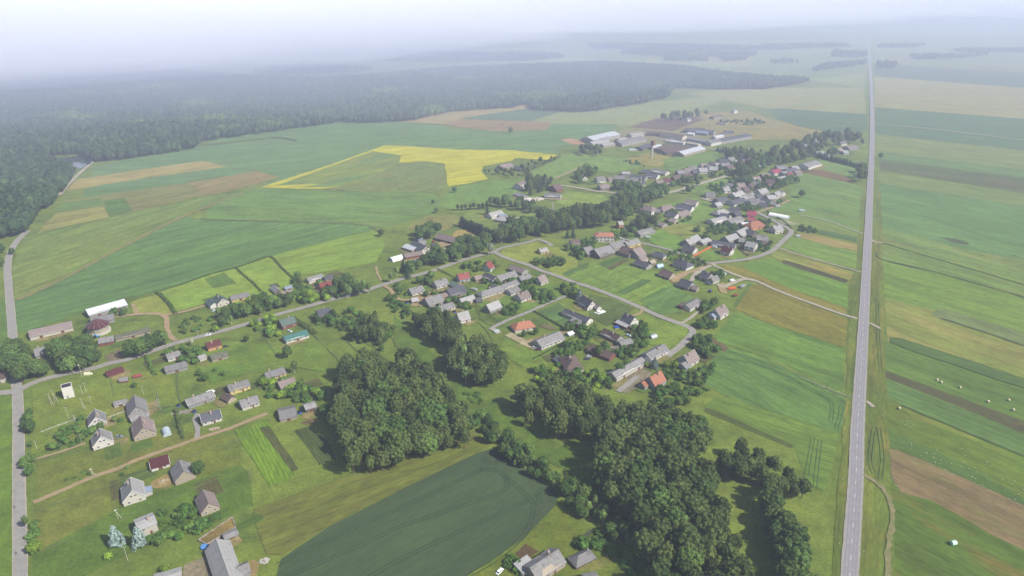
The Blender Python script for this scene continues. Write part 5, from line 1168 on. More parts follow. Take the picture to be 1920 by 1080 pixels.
T1 = [('spruce',765,523,11,'dark lone spruce at the street beside the yards'), ('spruce',757,508,13,'dark spruce among birches above the street'), ('blue',220,1021,12,'free-standing blue spruce on the lawn'),
 ('blue',264,1024,12.5,'blue spruce in front of the pale flat-roofed house'), ('light',66,1036,6.5,'round yellow-green tree beside the left road'), ('light',205,1048,4,'low yellow-green bush below the blue spruce'),
 ('light',312,1073,5,'yellow-green bush at the bottom edge'), ('oak',374,892,10,'round dark tree beside the bare block barn'), ('fruit',253,727,4.5,'round bush on the grass left of the double house'),
 ('oak',463,641,6,'round dense tree in the middle of the mown lawn'), ('blue',1086,562,11,'tall blue-green spruce above the dark steep-roofed house'), ('blue',1227,690,9,'blue spruce behind the orange-roofed house'),
 ('spruce',1074,446,13,'pointed spruce beside the reddish brown-roofed house'), ('spruce',1064,447,11,'second, paler spruce left of the pointed one'), ('oak',715,444,9,'lone dark tree by the brown meadow'),
 ('oak',812,384,7,'upper of two round bushes in the open green field'), ('oak',818,400,7.5,'lower of two round bushes in the open green field'), ('oak',957,252,14,'lone tree in the far green field'),
 ('silver',920,478,14,'silvery willow at the road bend'), ('oak',1502,371,11,'lone dark tree at the head of the wide field'), ('oak',1650,298,10,'small lone tree on the right verge of the trunk road'),
 ('oak',852,362,9,'round tree at the foot of the rape field'), ('spruce',914,404,15,'tall pointed spruce in the row above the bungalow'), ('oak',24,478,8,'round tree leaning over the left road'), ('oak',5,475,11,'dark tree at the left edge beside the road'),
 ('oak',4,500,10,'lower dark tree at the left edge'), ('oak',560,530,8,'dark round tree left of the long low barn'), ('silver',360,648,7,'grey-green weeping tree by the street'), ('birch',349,625,9,'slender drooping birch by the farm entrance'),
 ('light',405,622,6,'bright green tree above the street bend'), ('birch',745,518,11,'broad birch above the street'), ('birch',734,530,12,'tall slim birch on the mown green'), ('birch',775,520,12,'yellowish birch right of the lone spruce'),
 ('oak',540,672,11,'large dark tree below the teal roof'), ('birch',553,700,11,'tall birch beside the dark tree below the teal roof'), ('oak',1133,660,10,'dark tree between brown roofs'), ('oak',1122,668,9,'second dark tree between brown roofs'),
 ('oak',1005,628,7,'dark tree between villa and garage'), ('oak',983,632,6,'small spruce-like tree in front of the villa'), ('oak',1162,700,9,'dark tree left of the cream stable'), ('oak',1175,690,8,'smaller dark tree by the stable'),
 ('light',1265,690,6,'bright yellow-green tree by the white-edged house'), ('light',1250,688,5,'green tree next to the bright yellow-green one'), ('light',1293,702,5,'small bright tree below the white-edged house'), ('light',1213,688,4.5,'rounded clipped bush by the stable end'),
 ('oak',1232,740,6,'rounded tree below the orange-roofed house'), ('oak',60,812,9,'tall tree beside the left road, above the shrubs'), ('birch',52,990,9,'drooping birch over the left road'), ('oak',48,735,0.1,'x')]
for k, x, y, h, lab in T1:
    if h > .5: tree(k, P(x, y), h, lab)
# small trees and bushes scattered in gardens, each garden a group
def scatter(poly, cnt, kinds, h, label, group, clear=True):
    w = [P(*q) for q in poly]; x0, x1 = min(p.x for p in w), max(p.x for p in w); y0, y1 = min(p.y for p in w), max(p.y for p in w); c = t = 0
    while c < cnt and t < cnt*60:
        t += 1; q = Vector((trnd.uniform(x0, x1), trnd.uniform(y0, y1), 0))
        if not inside(q, w): continue
        if clear:
            bad = False
            for hx, hy, rz, L, W in HOUSES:
                dx, dy = q.x-hx, q.y-hy
                if abs(dx) > 40 or abs(dy) > 40: continue
                u = dx*math.cos(rz)+dy*math.sin(rz); v = -dx*math.sin(rz)+dy*math.cos(rz)
                if abs(u) < L/2+1.5 and abs(v) < W/2+2: bad = True; break
            if bad: continue
        k = trnd.choice(kinds); hh = h*trnd.uniform(.7, 1.3)
        tree(k, q, hh if k not in ('bush',) else hh*.65, label.replace('#', {'fruit':'fruit tree','bush':'bush','light':'bright young tree','oak':'leafy tree','birch':'birch','spruce':'spruce'}[k]), group+' '+KINDS[k][0].replace('_', ' '), trnd.uniform(.9, 1.3)); c += 1
FB_ = ['fruit', 'fruit', 'bush']
for poly, cnt, kinds, h, lab, grp in [
 ([(80,830),(160,785),(230,790),(200,810),(130,840),(90,850)], 16, FB_, 4, 'low # of the garden between two white gable houses', 'left shrub garden'),
 ([(45,780),(62,775),(70,860),(55,900),(46,900)], 8, ['fruit','oak'], 5, 'roadside # between left road and shrub garden', 'left roadside'),
 ([(55,985),(70,980),(72,1030),(60,1035)], 5, ['fruit','bush'], 4, 'roadside # near the lower end of the left road', 'lower left roadside'),
 ([(300,960),(380,950),(420,960),(400,990),(340,1010),(300,1030),(280,1020)], 26, FB_, 4, '# in the overgrown row above the sandy plot', 'overgrown row'),
 ([(490,715),(515,700),(560,720),(600,735),(610,760),(560,755),(500,745)], 24, ['fruit','light','bush'], 5, '# in the garden by the wide low roof', 'garden by the wide low roof'),
 ([(300,668),(360,650),(380,670),(370,685),(330,680)], 10, FB_, 4.5, '# beside the small houses left of the orange cottage', 'garden left of the orange cottage'),
 ([(430,585),(500,560),(560,548),(580,560),(520,580),(440,600)], 22, ['oak','fruit','light'], 6.5, 'garden # above the village street', 'gardens above the street'),
 ([(540,555),(600,535),(640,545),(640,560),(560,578)], 18, ['fruit','oak','light'], 5.5, 'garden # around the red-roofed orange house', 'gardens round the red roof'),
 ([(565,545),(570,525),(560,520),(540,530)], 6, ['fruit','oak'], 5, '# behind the pinkish cottage', 'behind the pinkish cottage'),
 ([(560,600),(600,590),(660,585),(690,600),(660,625),(600,610)], 22, ['fruit','bush','oak'], 5, '# in the rough garden below the blue-grey roof', 'rough garden below the street'),
 ([(510,620),(490,600),(520,600),(530,615)], 6, ['fruit','light'], 5, '# left of the red-walled house', 'left of the red-walled house'),
 ([(720,560),(745,560),(770,590),(760,600),(735,585)], 12, FB_, 4.5, '# beside the sandy lane', 'beside the sandy lane'),
 ([(740,535),(765,540),(765,555),(745,552)], 7, FB_, 4, '# between street and white-fronted house', 'by the white-fronted house'),
 ([(775,530),(810,515),(815,530),(800,540)], 8, ['fruit','oak'], 5.5, '# above the close group of yards', 'above the yards'),
 ([(860,500),(905,490),(940,500),(900,510),(870,508)], 10, FB_, 4.5, 'garden # between the red roofs', 'between the red roofs'),
 ([(975,545),(1030,545),(1045,560),(1010,575),(985,560)], 26, FB_, 4.5, '# in the orchard above the narrow lane', 'orchard above the narrow lane'),
 ([(935,575),(975,570),(970,590),(940,592)], 12, FB_, 4.5, '# in the orchard beside the pale steep house', 'orchard by the pale steep house'),
 ([(1055,545),(1080,540),(1080,565),(1060,560)], 7, ['fruit','light'], 6, '# left of the tall blue-green spruce', 'left of the blue spruce'),
 ([(1085,600),(1120,615),(1130,640),(1100,640),(1075,630)], 12, ['fruit','bush'], 4.5, '# in the rough ground between the lawns', 'rough ground between the lawns'),
 ([(1010,690),(1060,650),(1100,640),(1105,650),(1080,665),(1050,690)], 16, FB_, 4.5, '# in the thicket above the pyramid roof', 'thicket above the pyramid roof'),
 ([(1000,690),(1060,700),(1130,700),(1150,720),(1140,740),(1060,735),(1000,720)], 34, ['fruit','fruit','light','bush'], 5, '# in the wild garden before the right wood', 'wild garden before the wood'),
 ([(1180,615),(1210,605),(1215,640),(1195,645)], 12, ['fruit','oak'], 5, '# right of the tall white house', 'right of the tall white house'),
 ([(1180,650),(1215,645),(1200,665),(1175,675),(1150,665)], 14, FB_, 5, '# in the thicket above the cream stable', 'thicket above the stable'),
 ([(1240,700),(1300,700),(1340,690),(1320,740),(1290,760),(1230,765)], 34, ['fruit','fruit','oak'], 4.6, '# in the orchard right of the orange-roofed house', 'orchard right of the orange roof'),
 ([(1290,635),(1330,640),(1345,660),(1320,680),(1300,650)], 14, ['fruit','oak'], 5, '# in the garden right of the white-edged house', 'garden right of the white-edged house'),
 ([(1290,610),(1330,600),(1345,615),(1320,622)], 9, ['fruit','oak'], 5, '# between field and lane bend', 'by the lane bend'),
 ([(1310,575),(1340,565),(1340,590),(1320,595)], 7, ['fruit','oak'], 5, '# between the two steep white houses', 'between the white houses'),
 ([(1000,490),(1050,488),(1060,500),(1040,508),(1010,500)], 10, ['fruit','oak'], 6, '# around the small yellow house', 'by the yellow house'),
 ([(1085,490),(1060,470),(1090,455),(1120,450),(1110,480)], 16, ['fruit','oak','bush'], 6, 'garden # behind the joined barns', 'gardens behind the barns'),
 ([(1140,440),(1190,430),(1190,445),(1160,450)], 12, ['fruit','oak','light'], 6, '# by the orange hipped house', 'by the orange hipped house'),
 ([(1230,480),(1275,475),(1330,498),(1290,505),(1240,492)], 14, FB_, 4, 'garden # near the pale blue greenhouse', 'near the blue greenhouse'),
 ([(1335,510),(1360,515),(1350,530),(1335,525)], 7, FB_, 4, '# by the machinery yard', 'by the machinery yard'),
 ([(1330,420),(1400,425),(1380,440),(1340,440)], 20, FB_, 4.5, '# in the bushy gardens left of the eastern houses', 'bushy eastern gardens'),
 ([(1390,385),(1440,380),(1470,380),(1420,395),(1370,400)], 18, FB_, 5, '# in the strip above the crimson roofs', 'strip above the crimson roofs'),
 ([(1380,445),(1445,460),(1440,475),(1400,470)], 12, ['fruit','oak'], 5, 'garden # inside the loop road', 'inside the loop road'),
 ([(1500,425),(1540,430),(1530,440),(1495,432)], 10, ['bush'], 4, 'low # in the rough patch by the loop road', 'rough patch bushes'),
 ([(1420,410),(1445,418),(1440,430),(1425,425)], 6, ['fruit'], 4, '# beside the pale two-storey house', 'by the pale two-storey house'),
 ([(1210,355),(1260,345),(1290,342),(1240,362)], 14, ['oak','fruit'], 6, '# along the upper street', 'along the upper street'),
 ([(1310,320),(1380,310),(1390,330),(1340,335)], 16, ['oak','fruit'], 6, '# in the upper gardens', 'upper gardens'),
 ([(1400,335),(1470,338),(1480,350),(1430,362),(1400,350)], 20, ['oak','fruit'], 7, '# among the far roofs', 'among the far roofs'),
 ([(1400,295),(1460,300),(1500,300),(1490,308),(1440,312),(1410,305)], 18, ['oak','fruit'], 9, '# in the far gardens before the grove', 'far gardens'),
 ([(1160,305),(1190,300),(1220,318),(1190,310)], 8, ['bush'], 5, 'low # along the dry meadow', 'dry meadow bushes'),
 ([(1090,320),(1100,315),(1125,325),(1110,335),(1090,345),(1070,345)], 12, ['oak','fruit'], 9, '# near the small white hut', 'near the white hut'),
 ([(1190,350),(1150,352),(1170,372),(1200,368)], 10, ['oak'], 11, '# below the salmon-walled house', 'below the salmon house'),
 ([(1340,228),(1410,228),(1440,232),(1420,236),(1350,234)], 14, ['bush','oak'], 7, '# on the far tan meadow', 'far tan meadow'),
 ([(950,1040),(985,1060),(975,1080),(940,1060)], 9, ['fruit','bush'], 3.5, '# beside the parked white car', 'beside the white car'),
 ([(1060,1020),(1120,1010),(1140,1030),(1080,1030)], 8, ['fruit','bush'], 4, '# near the pavilion', 'near the pavilion'),
 ([(1120,1000),(1150,1020),(1210,1080),(1190,1085),(1135,1030)], 22, ['bush'], 3.4, 'dark # in the hedge line by the pavilion', 'pavilion hedge'),
 ([(600,770),(625,760),(640,820),(620,810)], 6, ['fruit','oak'], 6, '# against the near left wood', 'against the left wood'),
 ([(210,585),(240,580),(235,592),(205,598)], 8, ['fruit','spruce'], 4.5, '# before the long white roof', 'before the white roof'),
 ([(790,545),(850,555),(900,560),(890,580),(820,590)], 14, ['fruit','bush','oak'], 4.6, '# between the close grey roofs', 'between the close grey roofs'),
 ([(900,520),(960,525),(1000,530),(990,550),(920,555)], 14, FB_, 4.6, '# behind the courtyard farm', 'behind the courtyard farm'),
 ([(640,600),(700,590),(740,620),(720,660),(650,640)], 16, ['fruit','bush','oak'], 5.5, '# on the rough slope above the left wood', 'rough slope above the left wood'),
 ([(340,600),(380,590),(400,600),(370,625),(345,630)], 6, ['fruit','bush'], 4.5, '# on the green by the farm entrance', 'green by the farm entrance'),
 ([(470,610),(520,605),(540,625),(500,640)], 8, ['fruit','light'], 4.5, '# right of the mown lawn', 'right of the mown lawn'),
 ([(1300,430),(1340,425),(1345,450),(1310,458)], 8, FB_, 4.6, '# by the low pale shed', 'by the low pale shed'),
 ([(1330,350),(1400,340),(1410,360),(1350,372)], 14, ['fruit','oak'], 6, '# round the pale house on the middle green', 'round the middle green'),
 ([(1380,318),(1410,305),(1440,318),(1410,335)], 12, ['oak','fruit'], 9, '# before the farm road end', 'before the farm road end'),
 ([(1440,340),(1490,330),(1500,345),(1460,360)], 10, ['oak','fruit'], 7, '# at the field edge of the far roofs', 'field edge of the far roofs'),
 ([(1480,300),(1530,285),(1580,290),(1530,300)], 12, ['oak','fruit'], 9, '# along the big grey farm building', 'by the big grey farm building'),
 ([(1245,395),(1290,405),(1300,415),(1250,425)], 8, FB_, 5, '# behind the large dark barn', 'behind the large dark barn'),
 ([(1050,610),(1090,600),(1100,615),(1065,625)], 6, FB_, 4, '# below the long dark-roofed house', 'below the long dark-roofed house'),
 ([(360,700),(430,690),(440,715),(380,725)], 5, FB_, 4, '# on the long plots above the old farmhouse', 'long plots above the old farmhouse'),
 ([(100,900),(200,870),(260,880),(150,930)], 4, ['bush'], 2.6, 'low # on the lawn below the farm lane', 'lawn below the farm lane'),
 ([(850,735),(905,740),(900,760),(870,760)], 6, ['bush'], 3, 'small # on the meadow strip', 'meadow strip bushes'),
 ]:
    scatter(poly, int(cnt*2.1), kinds, h, lab, grp)
# ---------------------------------------------------------------- hedges: one mass of leaves each
def hedge(pts, h, w, label, mat='bush', per=9, leaf=.45, ragged_top=.25):
    wv = catmull([P(*q) for q in pts], 6); rg = np.random.default_rng(len(label)); V = []; Fc = []; n = 0
    for i in range(len(wv)-1):
        a, b = wv[i], wv[i+1]; L = (b-a).length; d = (b-a).normalized(); nr = np.array([-d.y, d.x, 0]); dd = np.array([d.x, d.y, 0])
        m = max(6, int(L*per*max(h, 1)/1.5)); t = rg.random(m)*L; ph = rg.random(m)*math.pi
        top = h*(1+ragged_top*np.sin(t*1.3+i*2.1)*rg.random(m))
        p = np.array([a.x, a.y, 0])+dd*t[:, None]+nr*(np.cos(ph)*w/2)[:, None]+np.array([0, 0, 1])*(np.sin(ph)**.6*top)[:, None]
        q = nr*np.cos(ph)[:, None]+np.array([0, 0, 1])*np.sin(ph)[:, None]+rg.normal(0, .35, (m, 3)); q /= np.linalg.norm(q, axis=1)[:, None]
        tt = np.cross(q, rg.normal(size=(m, 3))); tt /= np.linalg.norm(tt, axis=1)[:, None]; bb = np.cross(q, tt); s = leaf*rg.uniform(.6, 1.3, (m, 1))
        V.append(np.stack([p-tt*s-bb*s*.6, p+tt*s-bb*s*.6, p+tt*s+bb*s*.6, p-tt*s+bb*s*.6], 1).reshape(-1, 3)); Fc += [(n+4*k, n+4*k+1, n+4*k+2, n+4*k+3) for k in range(m)]; n += 4*m
        c = MB()
    inner = strip_mesh
    root = link('hedge', mesh('hedge', np.concatenate(V).tolist(), Fc, LM[mat])); tag(root, label, 'hedge'); return root
hedge([(294,549),(305,558),(318,572),(330,590)], 2.4, 3, 'clipped hedge between farm yard and green lawn')
hedge([(303,546),(340,534),(400,513),(443,503)], 1.2, 1.6, 'low dark hedge edging the big emerald field', 'wood')
hedge([(443,503),(455,515),(475,532),(490,548)], 1.5, 2, 'thin hedge down between two lawns', 'wood')
hedge([(443,503),(480,490),(507,482),(525,499),(548,522)], 1.3, 2, 'ragged hedge round the corner lawn', 'wood')
hedge([(1000,584),(1040,606),(1085,630)], 1.2, 1.4, 'straight dark hedge right of the mown lawn', 'wood')
hedge([(1085,630),(1050,648),(1000,674)], 1.2, 1.4, 'dark hedge below the mown lawn', 'wood')
hedge([(1437,397),(1470,416),(1484,430)], 1.3, 1.6, 'dark hedge inside the pale loop road', 'wood')
hedge([(980,322),(1010,312),(1050,295)], 4, 5, 'hedge slanting from the rape field corner', 'wood')
hedge([(378,273),(400,272),(440,268),(480,263),(520,260),(555,265)], 3, 5, 'thin dark shrub line across the far green field', 'wood')
hedge([(550,598),(570,612),(592,628)], 2.4, 4, 'dark hedge right of the red-walled house', 'wood')
hedge([(275,668),(283,690),(292,705)], 2.2, 3, 'tall hedge left of the long low grey barn')
hedge([(330,770),(337,800),(345,825)], 2., 2.4, 'dark hedge left of the curved drive', 'wood')
hedge([(1200,676),(1250,690),(1290,712),(1330,735)], 1.5, 2, 'clipped hedge line behind the orange-roofed house')
hedge([(820,505),(850,520),(870,532)], 1.4, 1.8, 'straight hedge above the grey-roofed white house', 'wood')
hedge([(1405,392),(1370,372),(1340,372)], 1.6, 2.5, 'garden hedge in the upper plots', 'wood')
# ---------------------------------------------------------------- far forest: one mass, instanced over points
def forest(name, polys, sp, h, label, seed, mat=LM['wood'], extra=None, col=None, kinds_=5):
    rg = np.random.default_rng(seed); pts = []
    for poly in polys:
        w = [P(*q) for q in poly]; xs = np.array([p.x for p in w]); ys = np.array([p.y for p in w])
        gx, gy = np.meshgrid(np.arange(xs.min(), xs.max(), sp), np.arange(ys.min(), ys.max(), sp*.87)); gx = gx+(np.arange(gx.shape[0]) % 2)[:, None]*sp/2
        x = gx.ravel()+rg.uniform(-.35, .35, gx.size)*sp; y = gy.ravel()+rg.uniform(-.35, .35, gx.size)*sp
        ins = np.zeros(len(x), bool); j = len(w)-1
        for i in range(len(w)):
            c = ((ys[i] > y) != (ys[j] > y)) & (x < (xs[j]-xs[i])*(y-ys[i])/(ys[j]-ys[i]+1e-9)+xs[i]); ins ^= c; j = i
        pts.append(np.stack([x[ins], y[ins], np.zeros(ins.sum())], 1))
    pts = np.concatenate(pts) if pts else np.array([(p.x, p.y, -.3) for k, p, h_, w_ in extra])
    scs = rg.uniform(.72, 1.25, len(pts))*h/17 if extra is None else np.array([h_/NOM[k]*min(w_, 1.15) for k, p, h_, w_ in extra])
    me = mesh(name, pts.tolist(), []); at = me.attributes.new('sc', 'FLOAT', 'POINT'); at.data.foreach_set('value', scs.astype(np.float32))
    rt = me.attributes.new('rot', 'FLOAT', 'POINT'); rt.data.foreach_set('value', rg.uniform(0, 6.28, len(pts)).astype(np.float32))
    o = link(name, me); tag(o, label, kind='stuff')
    ng = bpy.data.node_groups.new('forest_scatter', 'GeometryNodeTree')
    ng.interface.new_socket('Geometry', in_out='INPUT', socket_type='NodeSocketGeometry'); ng.interface.new_socket('Geometry', in_out='OUTPUT', socket_type='NodeSocketGeometry')
    N = ng.nodes.new; gi, go = N('NodeGroupInput'), N('NodeGroupOutput'); ip = N('GeometryNodeInstanceOnPoints'); ci = N('GeometryNodeCollectionInfo')
    ci.inputs['Collection'].default_value = col or FCOL; ci.inputs['Separate Children'].default_value = True; ci.inputs['Reset Children'].default_value = True
    ip.inputs['Pick Instance'].default_value = True
    a1 = N('GeometryNodeInputNamedAttribute'); a1.data_type = 'FLOAT'; a1.inputs['Name'].default_value = 'sc'
    a2 = N('GeometryNodeInputNamedAttribute'); a2.data_type = 'FLOAT'; a2.inputs['Name'].default_value = 'rot'; cx = N('ShaderNodeCombineXYZ')
    ri = N('FunctionNodeRandomValue'); ri.data_type = 'INT'; ri.inputs[4].default_value = 0; ri.inputs[5].default_value = kinds_
    L = ng.links.new; L(gi.outputs[0], ip.inputs['Points']); L(ci.outputs[0], ip.inputs['Instance']); L(ri.outputs[2], ip.inputs['Instance Index'])
    L(a1.outputs[0], ip.inputs['Scale']); L(a2.outputs[0], cx.inputs[2]); L(cx.outputs[0], ip.inputs['Rotation']); L(ip.outputs[0], go.inputs[0])
    md = o.modifiers.new('scatter', 'NODES'); md.node_group = ng; return len(pts)
FCOL = bpy.data.collections.new('forest_sources')
FOREST_LM = leaf_mat('forest_leaves', (48,70,46), (68,88,54), stands=True)
for i in range(6):
    m = crown_mesh('forest_tree', 900+i, 1., 17, 5.4, FOREST_LM, clumps=26, per=14, leaf=1.5, core=.8, shape='tall' if i % 3 == 0 else 'round')
    FCOL.objects.link(bpy.data.objects.new('forest_tree', m))
FA = [(-420,480),(-200,440),(0,452),(48,438),(72,404),(100,385),(118,362),(138,330),(100,312),(80,302),(84,296),(150,290),(178,306),(262,297),(370,280),(380,266),(500,250),(600,236),(640,230),(690,232),(780,227),(845,211),(965,203),(985,196),(1000,208),(1100,212),(1200,196),(1256,184),(1262,166),(1350,168),(1440,168),(1518,155),(1440,151),(1340,141),(1280,131),(1130,123),(1000,128),(860,133),(780,141),(640,152),(600,155),(450,150),(300,138),(200,128),(-100,126),(-500,130)]
nf = forest('forest', [FA], 9.2, 17, 'large dark forest fading into the mist at the upper left', 5)
FBP = [[(470,136),(600,128),(700,131),(668,138),(560,142)], [(690,113),(760,104),(1040,104),(1060,109),(980,116),(820,118)], [(1180,97),(1260,98),(1420,104),(1400,109),(1250,106),(1160,102)], [(1350,111),(1395,108),(1400,114),(1355,117)], [(1560,100),(1622,101),(1625,108),(1560,108)], [(1520,133),(1560,123),(1625,119),(1625,122),(1570,129),(1530,136)], [(1644,120),(1680,123),(1675,131),(1646,131)], [(1700,108),(1850,106),(1800,110),(1720,113)], [(1780,96),(1900,95),(1960,99),(1820,100)], [(1420,88),(1560,86),(1600,89),(1480,92)], [(1240,112),(1330,114),(1325,117),(1250,116)], [(1640,88),(1740,86),(1720,90),(1650,91)], [(1440,118),(1480,117),(1500,120),(1450,121)], [(1100,86),(1300,88),(1500,94),(1300,96),(1120,92)]]
nf2 = forest('distant_woods', FBP, 14, 16, 'faint strips of distant woodland below the cloud', 6)
nf3 = forest('forest_edge_trees', [[(100,312),(138,330),(118,362),(72,404),(48,438),(20,440),(40,400),(70,340)]], 8, 18, 'lighter leafy trees at the near forest corner', 8)
rest = plant_all(); print('overflow', len(rest))
for kk, nm2, lab2 in (('wood', 'woodland_trees', 'the farther trees of the woods and belts, read as one mass'), ('oak', 'village_belt_trees', 'the farther rounded trees of the village belts'), ('fruit', 'orchard_trees', 'the farther small trees of the gardens'), ('bush', 'garden_bushes', 'the farther bushes of the gardens')):
    ex = [t for t in rest if t[0] == kk]
    if not ex: continue
    cc = bpy.data.collections.new(nm2+'_sources')
    for tm, cm in KINDS[kk][1]: cc.objects.link(bpy.data.objects.new('crown_source', cm))
    forest(nm2, [], 1, 1, lab2, 3, extra=ex, col=cc, kinds_=len(KINDS[kk][1])-1)
print('near trees', n, 'total', len(TREEPOS), 'forest', nf, nf2, nf3)
# ================================================================ small things
def car(px, py, ang, col, label, cat='car', L=4.4, van=False):
    c = P(px, py); root = empty('parked_car' if not van else 'van', c, ang); tag(root, label, cat); h = 1.45 if not van else 2.0
    pm = paint('car_paint', col)
    l = L/2; prof = [(-l,.35),(l,.35),(l+.02,.7),(l-.15,.85),(l*.45,.95),(-l*.85,.95),(-l,.8)] if not van else [(-l,.35),(l,.35),(l,.9),(l*.7,1.1),(l*.5,h),(-l,h)]
    body = MB().extr(prof, -.85, .85).build('body', pm, root)
    if not van:
        MB().extr([(-l*.78,.94),(l*.42,.94),(l*.16,h-.04),(-l*.6,h-.04)], -.74, .74).build('windows', M['pane'], root)
        MB().box(-l*.6,-.7,h-.06,l*.17,.7,h+.02).build('roof', pm, root)
    else: MB().box(l*.52,-.78,1.12,l*.66,.78,1.7).build('windscreen', M['pane'], root)
    for sx in (-.62, .62):
        for sy in (-.82, .82): MB().tube((sx*l, sy-.1, .33), (sx*l, sy+.1, .33), .33, n=8).build('wheel', M['dark'], root)
    return root
car(223,820,.2,(120,130,140),'grey car beside the lowest white gable house'); car(390,629,.35,(232,232,236),'white car parked on the village street'); car(423,651,.5,(50,52,62),'dark car beside the orange cottage')
car(543,622,-.4,(214,220,230),'light car below the red-walled house'); car(402,583,1.2,(210,216,224),'silver car at the end of the pale drive'); car(1002,653,-.5,(206,210,218),'silver car left of the long garage house')
car(1009,657,-.5,(96,50,58),'dark red car beside the silver one at the garage house'); car(1101,674,.2,(60,64,74),'dark car in front of the long brown-roofed barn'); car(1104,669,.2,(190,196,204),'pale car behind the dark one at the brown-roofed barn')
car(1171,618,0,(70,72,84),'dark car in the paved yard'); car(1178,630,-.6,(184,196,212),'pale blue car outside the paved yard'); car(1373,527,.3,(238,238,240),'white van on the grass of the machinery yard','van',5.2,True)
car(937,1073,.95,(236,238,240),'white estate car on the grass at the bottom'); car(166,703,.25,(232,226,196),'cream van parked beside the street','van',5,True); car(1160,446,-.3,(226,230,236),'white car by the orange hipped house')
car(1269,508,0,(50,50,56),'black car under the porch of the large dark-roofed house'); car(861,529,.2,(190,194,200),'silver car in front of the red-roofed blue house'); car(799,561,.2,(110,40,44),'dark red car on the sandy yard')
# tractor, machines
def tractor(px, py, ang, col, label):
    c = P(px, py); r = empty('tractor', c, ang); tag(r, label, 'tractor'); pm = paint('tractor_paint', col)
    MB().extr([(.1,.8),(2.1,.8),(2.1,1.5),(.1,1.7)], -.4, .4).build('bonnet', pm, r); MB().extr([(-1.3,.9),(.1,.9),(.0,2.5),(-1.1,2.5)], -.7, .7).build('cab', M['pane'], r); MB().box(-1.2,-.8,2.5,.1,.8,2.62).build('roof', pm, r)
    for s in (-1, 1):
        MB().tube((-.7,s*.75,.8),(-.7,s*1.15,.8),.8,n=12).build('rear_wheel', M['dark'], r); MB().tube((1.6,s*.6,.45),(1.6,s*.85,.45),.45,n=10).build('front_wheel', M['dark'], r)
tractor(181,633,.4,(60,150,214),'light blue tractor beside the tower barn'); tractor(1331,548,.8,(50,90,190),'blue tractor in the machinery yard'); tractor(1328,534,-.3,(120,150,200),'pale blue tractor near the cream house')
tractor(813,455,0,(196,60,50),'red tractor beside the weathered wooden barn')
def machine(px, py, ang, mat, label, L=6, name='farm_machine'):
    c = P(px, py); r = empty(name, c, ang); tag(r, label, 'machine'); rnd = random.Random(px)
    MB().box(-L/2,-.9,.7,L/2,.9,1.1).build('frame', mat, r); MB().extr([(-L*.3,1.1),(L*.3,1.1),(L*.42,2.3),(-L*.42,2.3)], -1, 1).build('hopper', mat, r)
    for s in (-1, 1): MB().tube((-L*.2,s*1.,.5),(-L*.2,s*1.25,.5),.5,n=10).build('wheel', M['dark'], r)
    MB().tube((L/2,0,.9),(L/2+1.6,0,.5),.08).build('drawbar', M['rust'], r)
machine(1372,543,.3,M['orange'],'orange harvester standing in the machinery yard',9,'harvester'); machine(1392,539,.7,M['steel'],'grey trailer right of the orange harvester',8,'trailer'); machine(1378,556,.2,M['rust'],'rusty implement below the orange harvester',5)
# heaps, stacks
def heap(px, py, rx, ry, h, mat, label, name, cat, n=26, sz=.5):
    c = P(px, py); r = empty(name, c, .3); tag(r, label, cat); rnd = random.Random(int(px*3+py)); mb = MB()
    for i in range(n):
        a, d = rnd.random()*6.28, rnd.random()**.5; x, y = math.cos(a)*d*rx, math.sin(a)*d*ry; z = (1-d)*h*rnd.random(); s = sz*rnd.uniform(.5, 1.4); e = sz*rnd.uniform(.5, 1.8); t = sz*rnd.uniform(.3, .8)
        A = rnd.random()*3.14; u = Vector((math.cos(A), math.sin(A), rnd.uniform(-.2, .2)))*e; w = Vector((-math.sin(A), math.cos(A), rnd.uniform(-.2, .2)))*s; o = Vector((x, y, z)); k = Vector((0, 0, t))
        p = [o-u-w, o+u-w, o+u+w, o-u+w]; mb.add(p+[q+k for q in p], [(0,3,2,1),(4,5,6,7),(0,1,5,4),(1,2,6,5),(2,3,7,6),(3,0,4,7)])
    q = mb.build('pile', mat, r); q['kind'] = 'stuff'; return r
WP = 'wood_pile'
heap(307,903,4.5,3,.9,M['timber'],'split firewood spread beside the plum-roofed outbuilding',WP,'wood pile',60,.3); heap(404,804,3.4,1.2,1.2,M['timber'],'pale stack of planks below the corrugated-roofed house','plank_stack','plank stack',24,.5)
heap(1125,586,4.5,3,1.4,simple_mat('white_sheeting', (222,222,218), .1),'heap of white sheeting beside the dark steep-roofed house','sheeting_heap','heap',30,.9); heap(495,1052,2.6,1.8,.9,simple_mat('field_stones', (176,170,160), .2),'small heap of field stones at the corner of the crop field','stone_heap','stone heap',40,.35)
heap(452,1062,4.5,2.2,.5,M['timber'],'scatter of wood chips right of the long grey barn','wood_chip_heap','heap',70,.25); heap(583,791,5.5,2.6,1.2,simple_mat('brushwood', (112,92,66), .25),'brown brushwood heap at the edge of the left wood','brushwood_heap','heap',70,.4)
heap(747,572,6,2.5,1.,M['junk'],'jumbled scrap at the end of the sandy yard','scrap_heap','scrap heap',50,.6); heap(394,736,2.2,1,3.,simple_mat('white_sheets', (230,230,228), .05),'stack of white sheets leaning on the old farmhouse','sheet_stack','stack',14,.8)
heap(995,375,18,7,1.6,simple_mat('pale_rubble', (206,196,188), .2),'spread of pale rubble left of the grey stable','rubble_heap','rubble',120,1.1); heap(1156,652,5,3,1.2,M['junk'],'untidy heap beside the low grey shed','scrap_heap','scrap heap',40,.6)
heap(409,665,5,2,1.,M['timber'],'lumber lying below the mossy-roofed shed','lumber_pile','lumber pile',40,.5); heap(345,773,7,1.6,1.,M['junk'],'cluttered scrap row before the old farmhouse','scrap_row','scrap heap',50,.5)
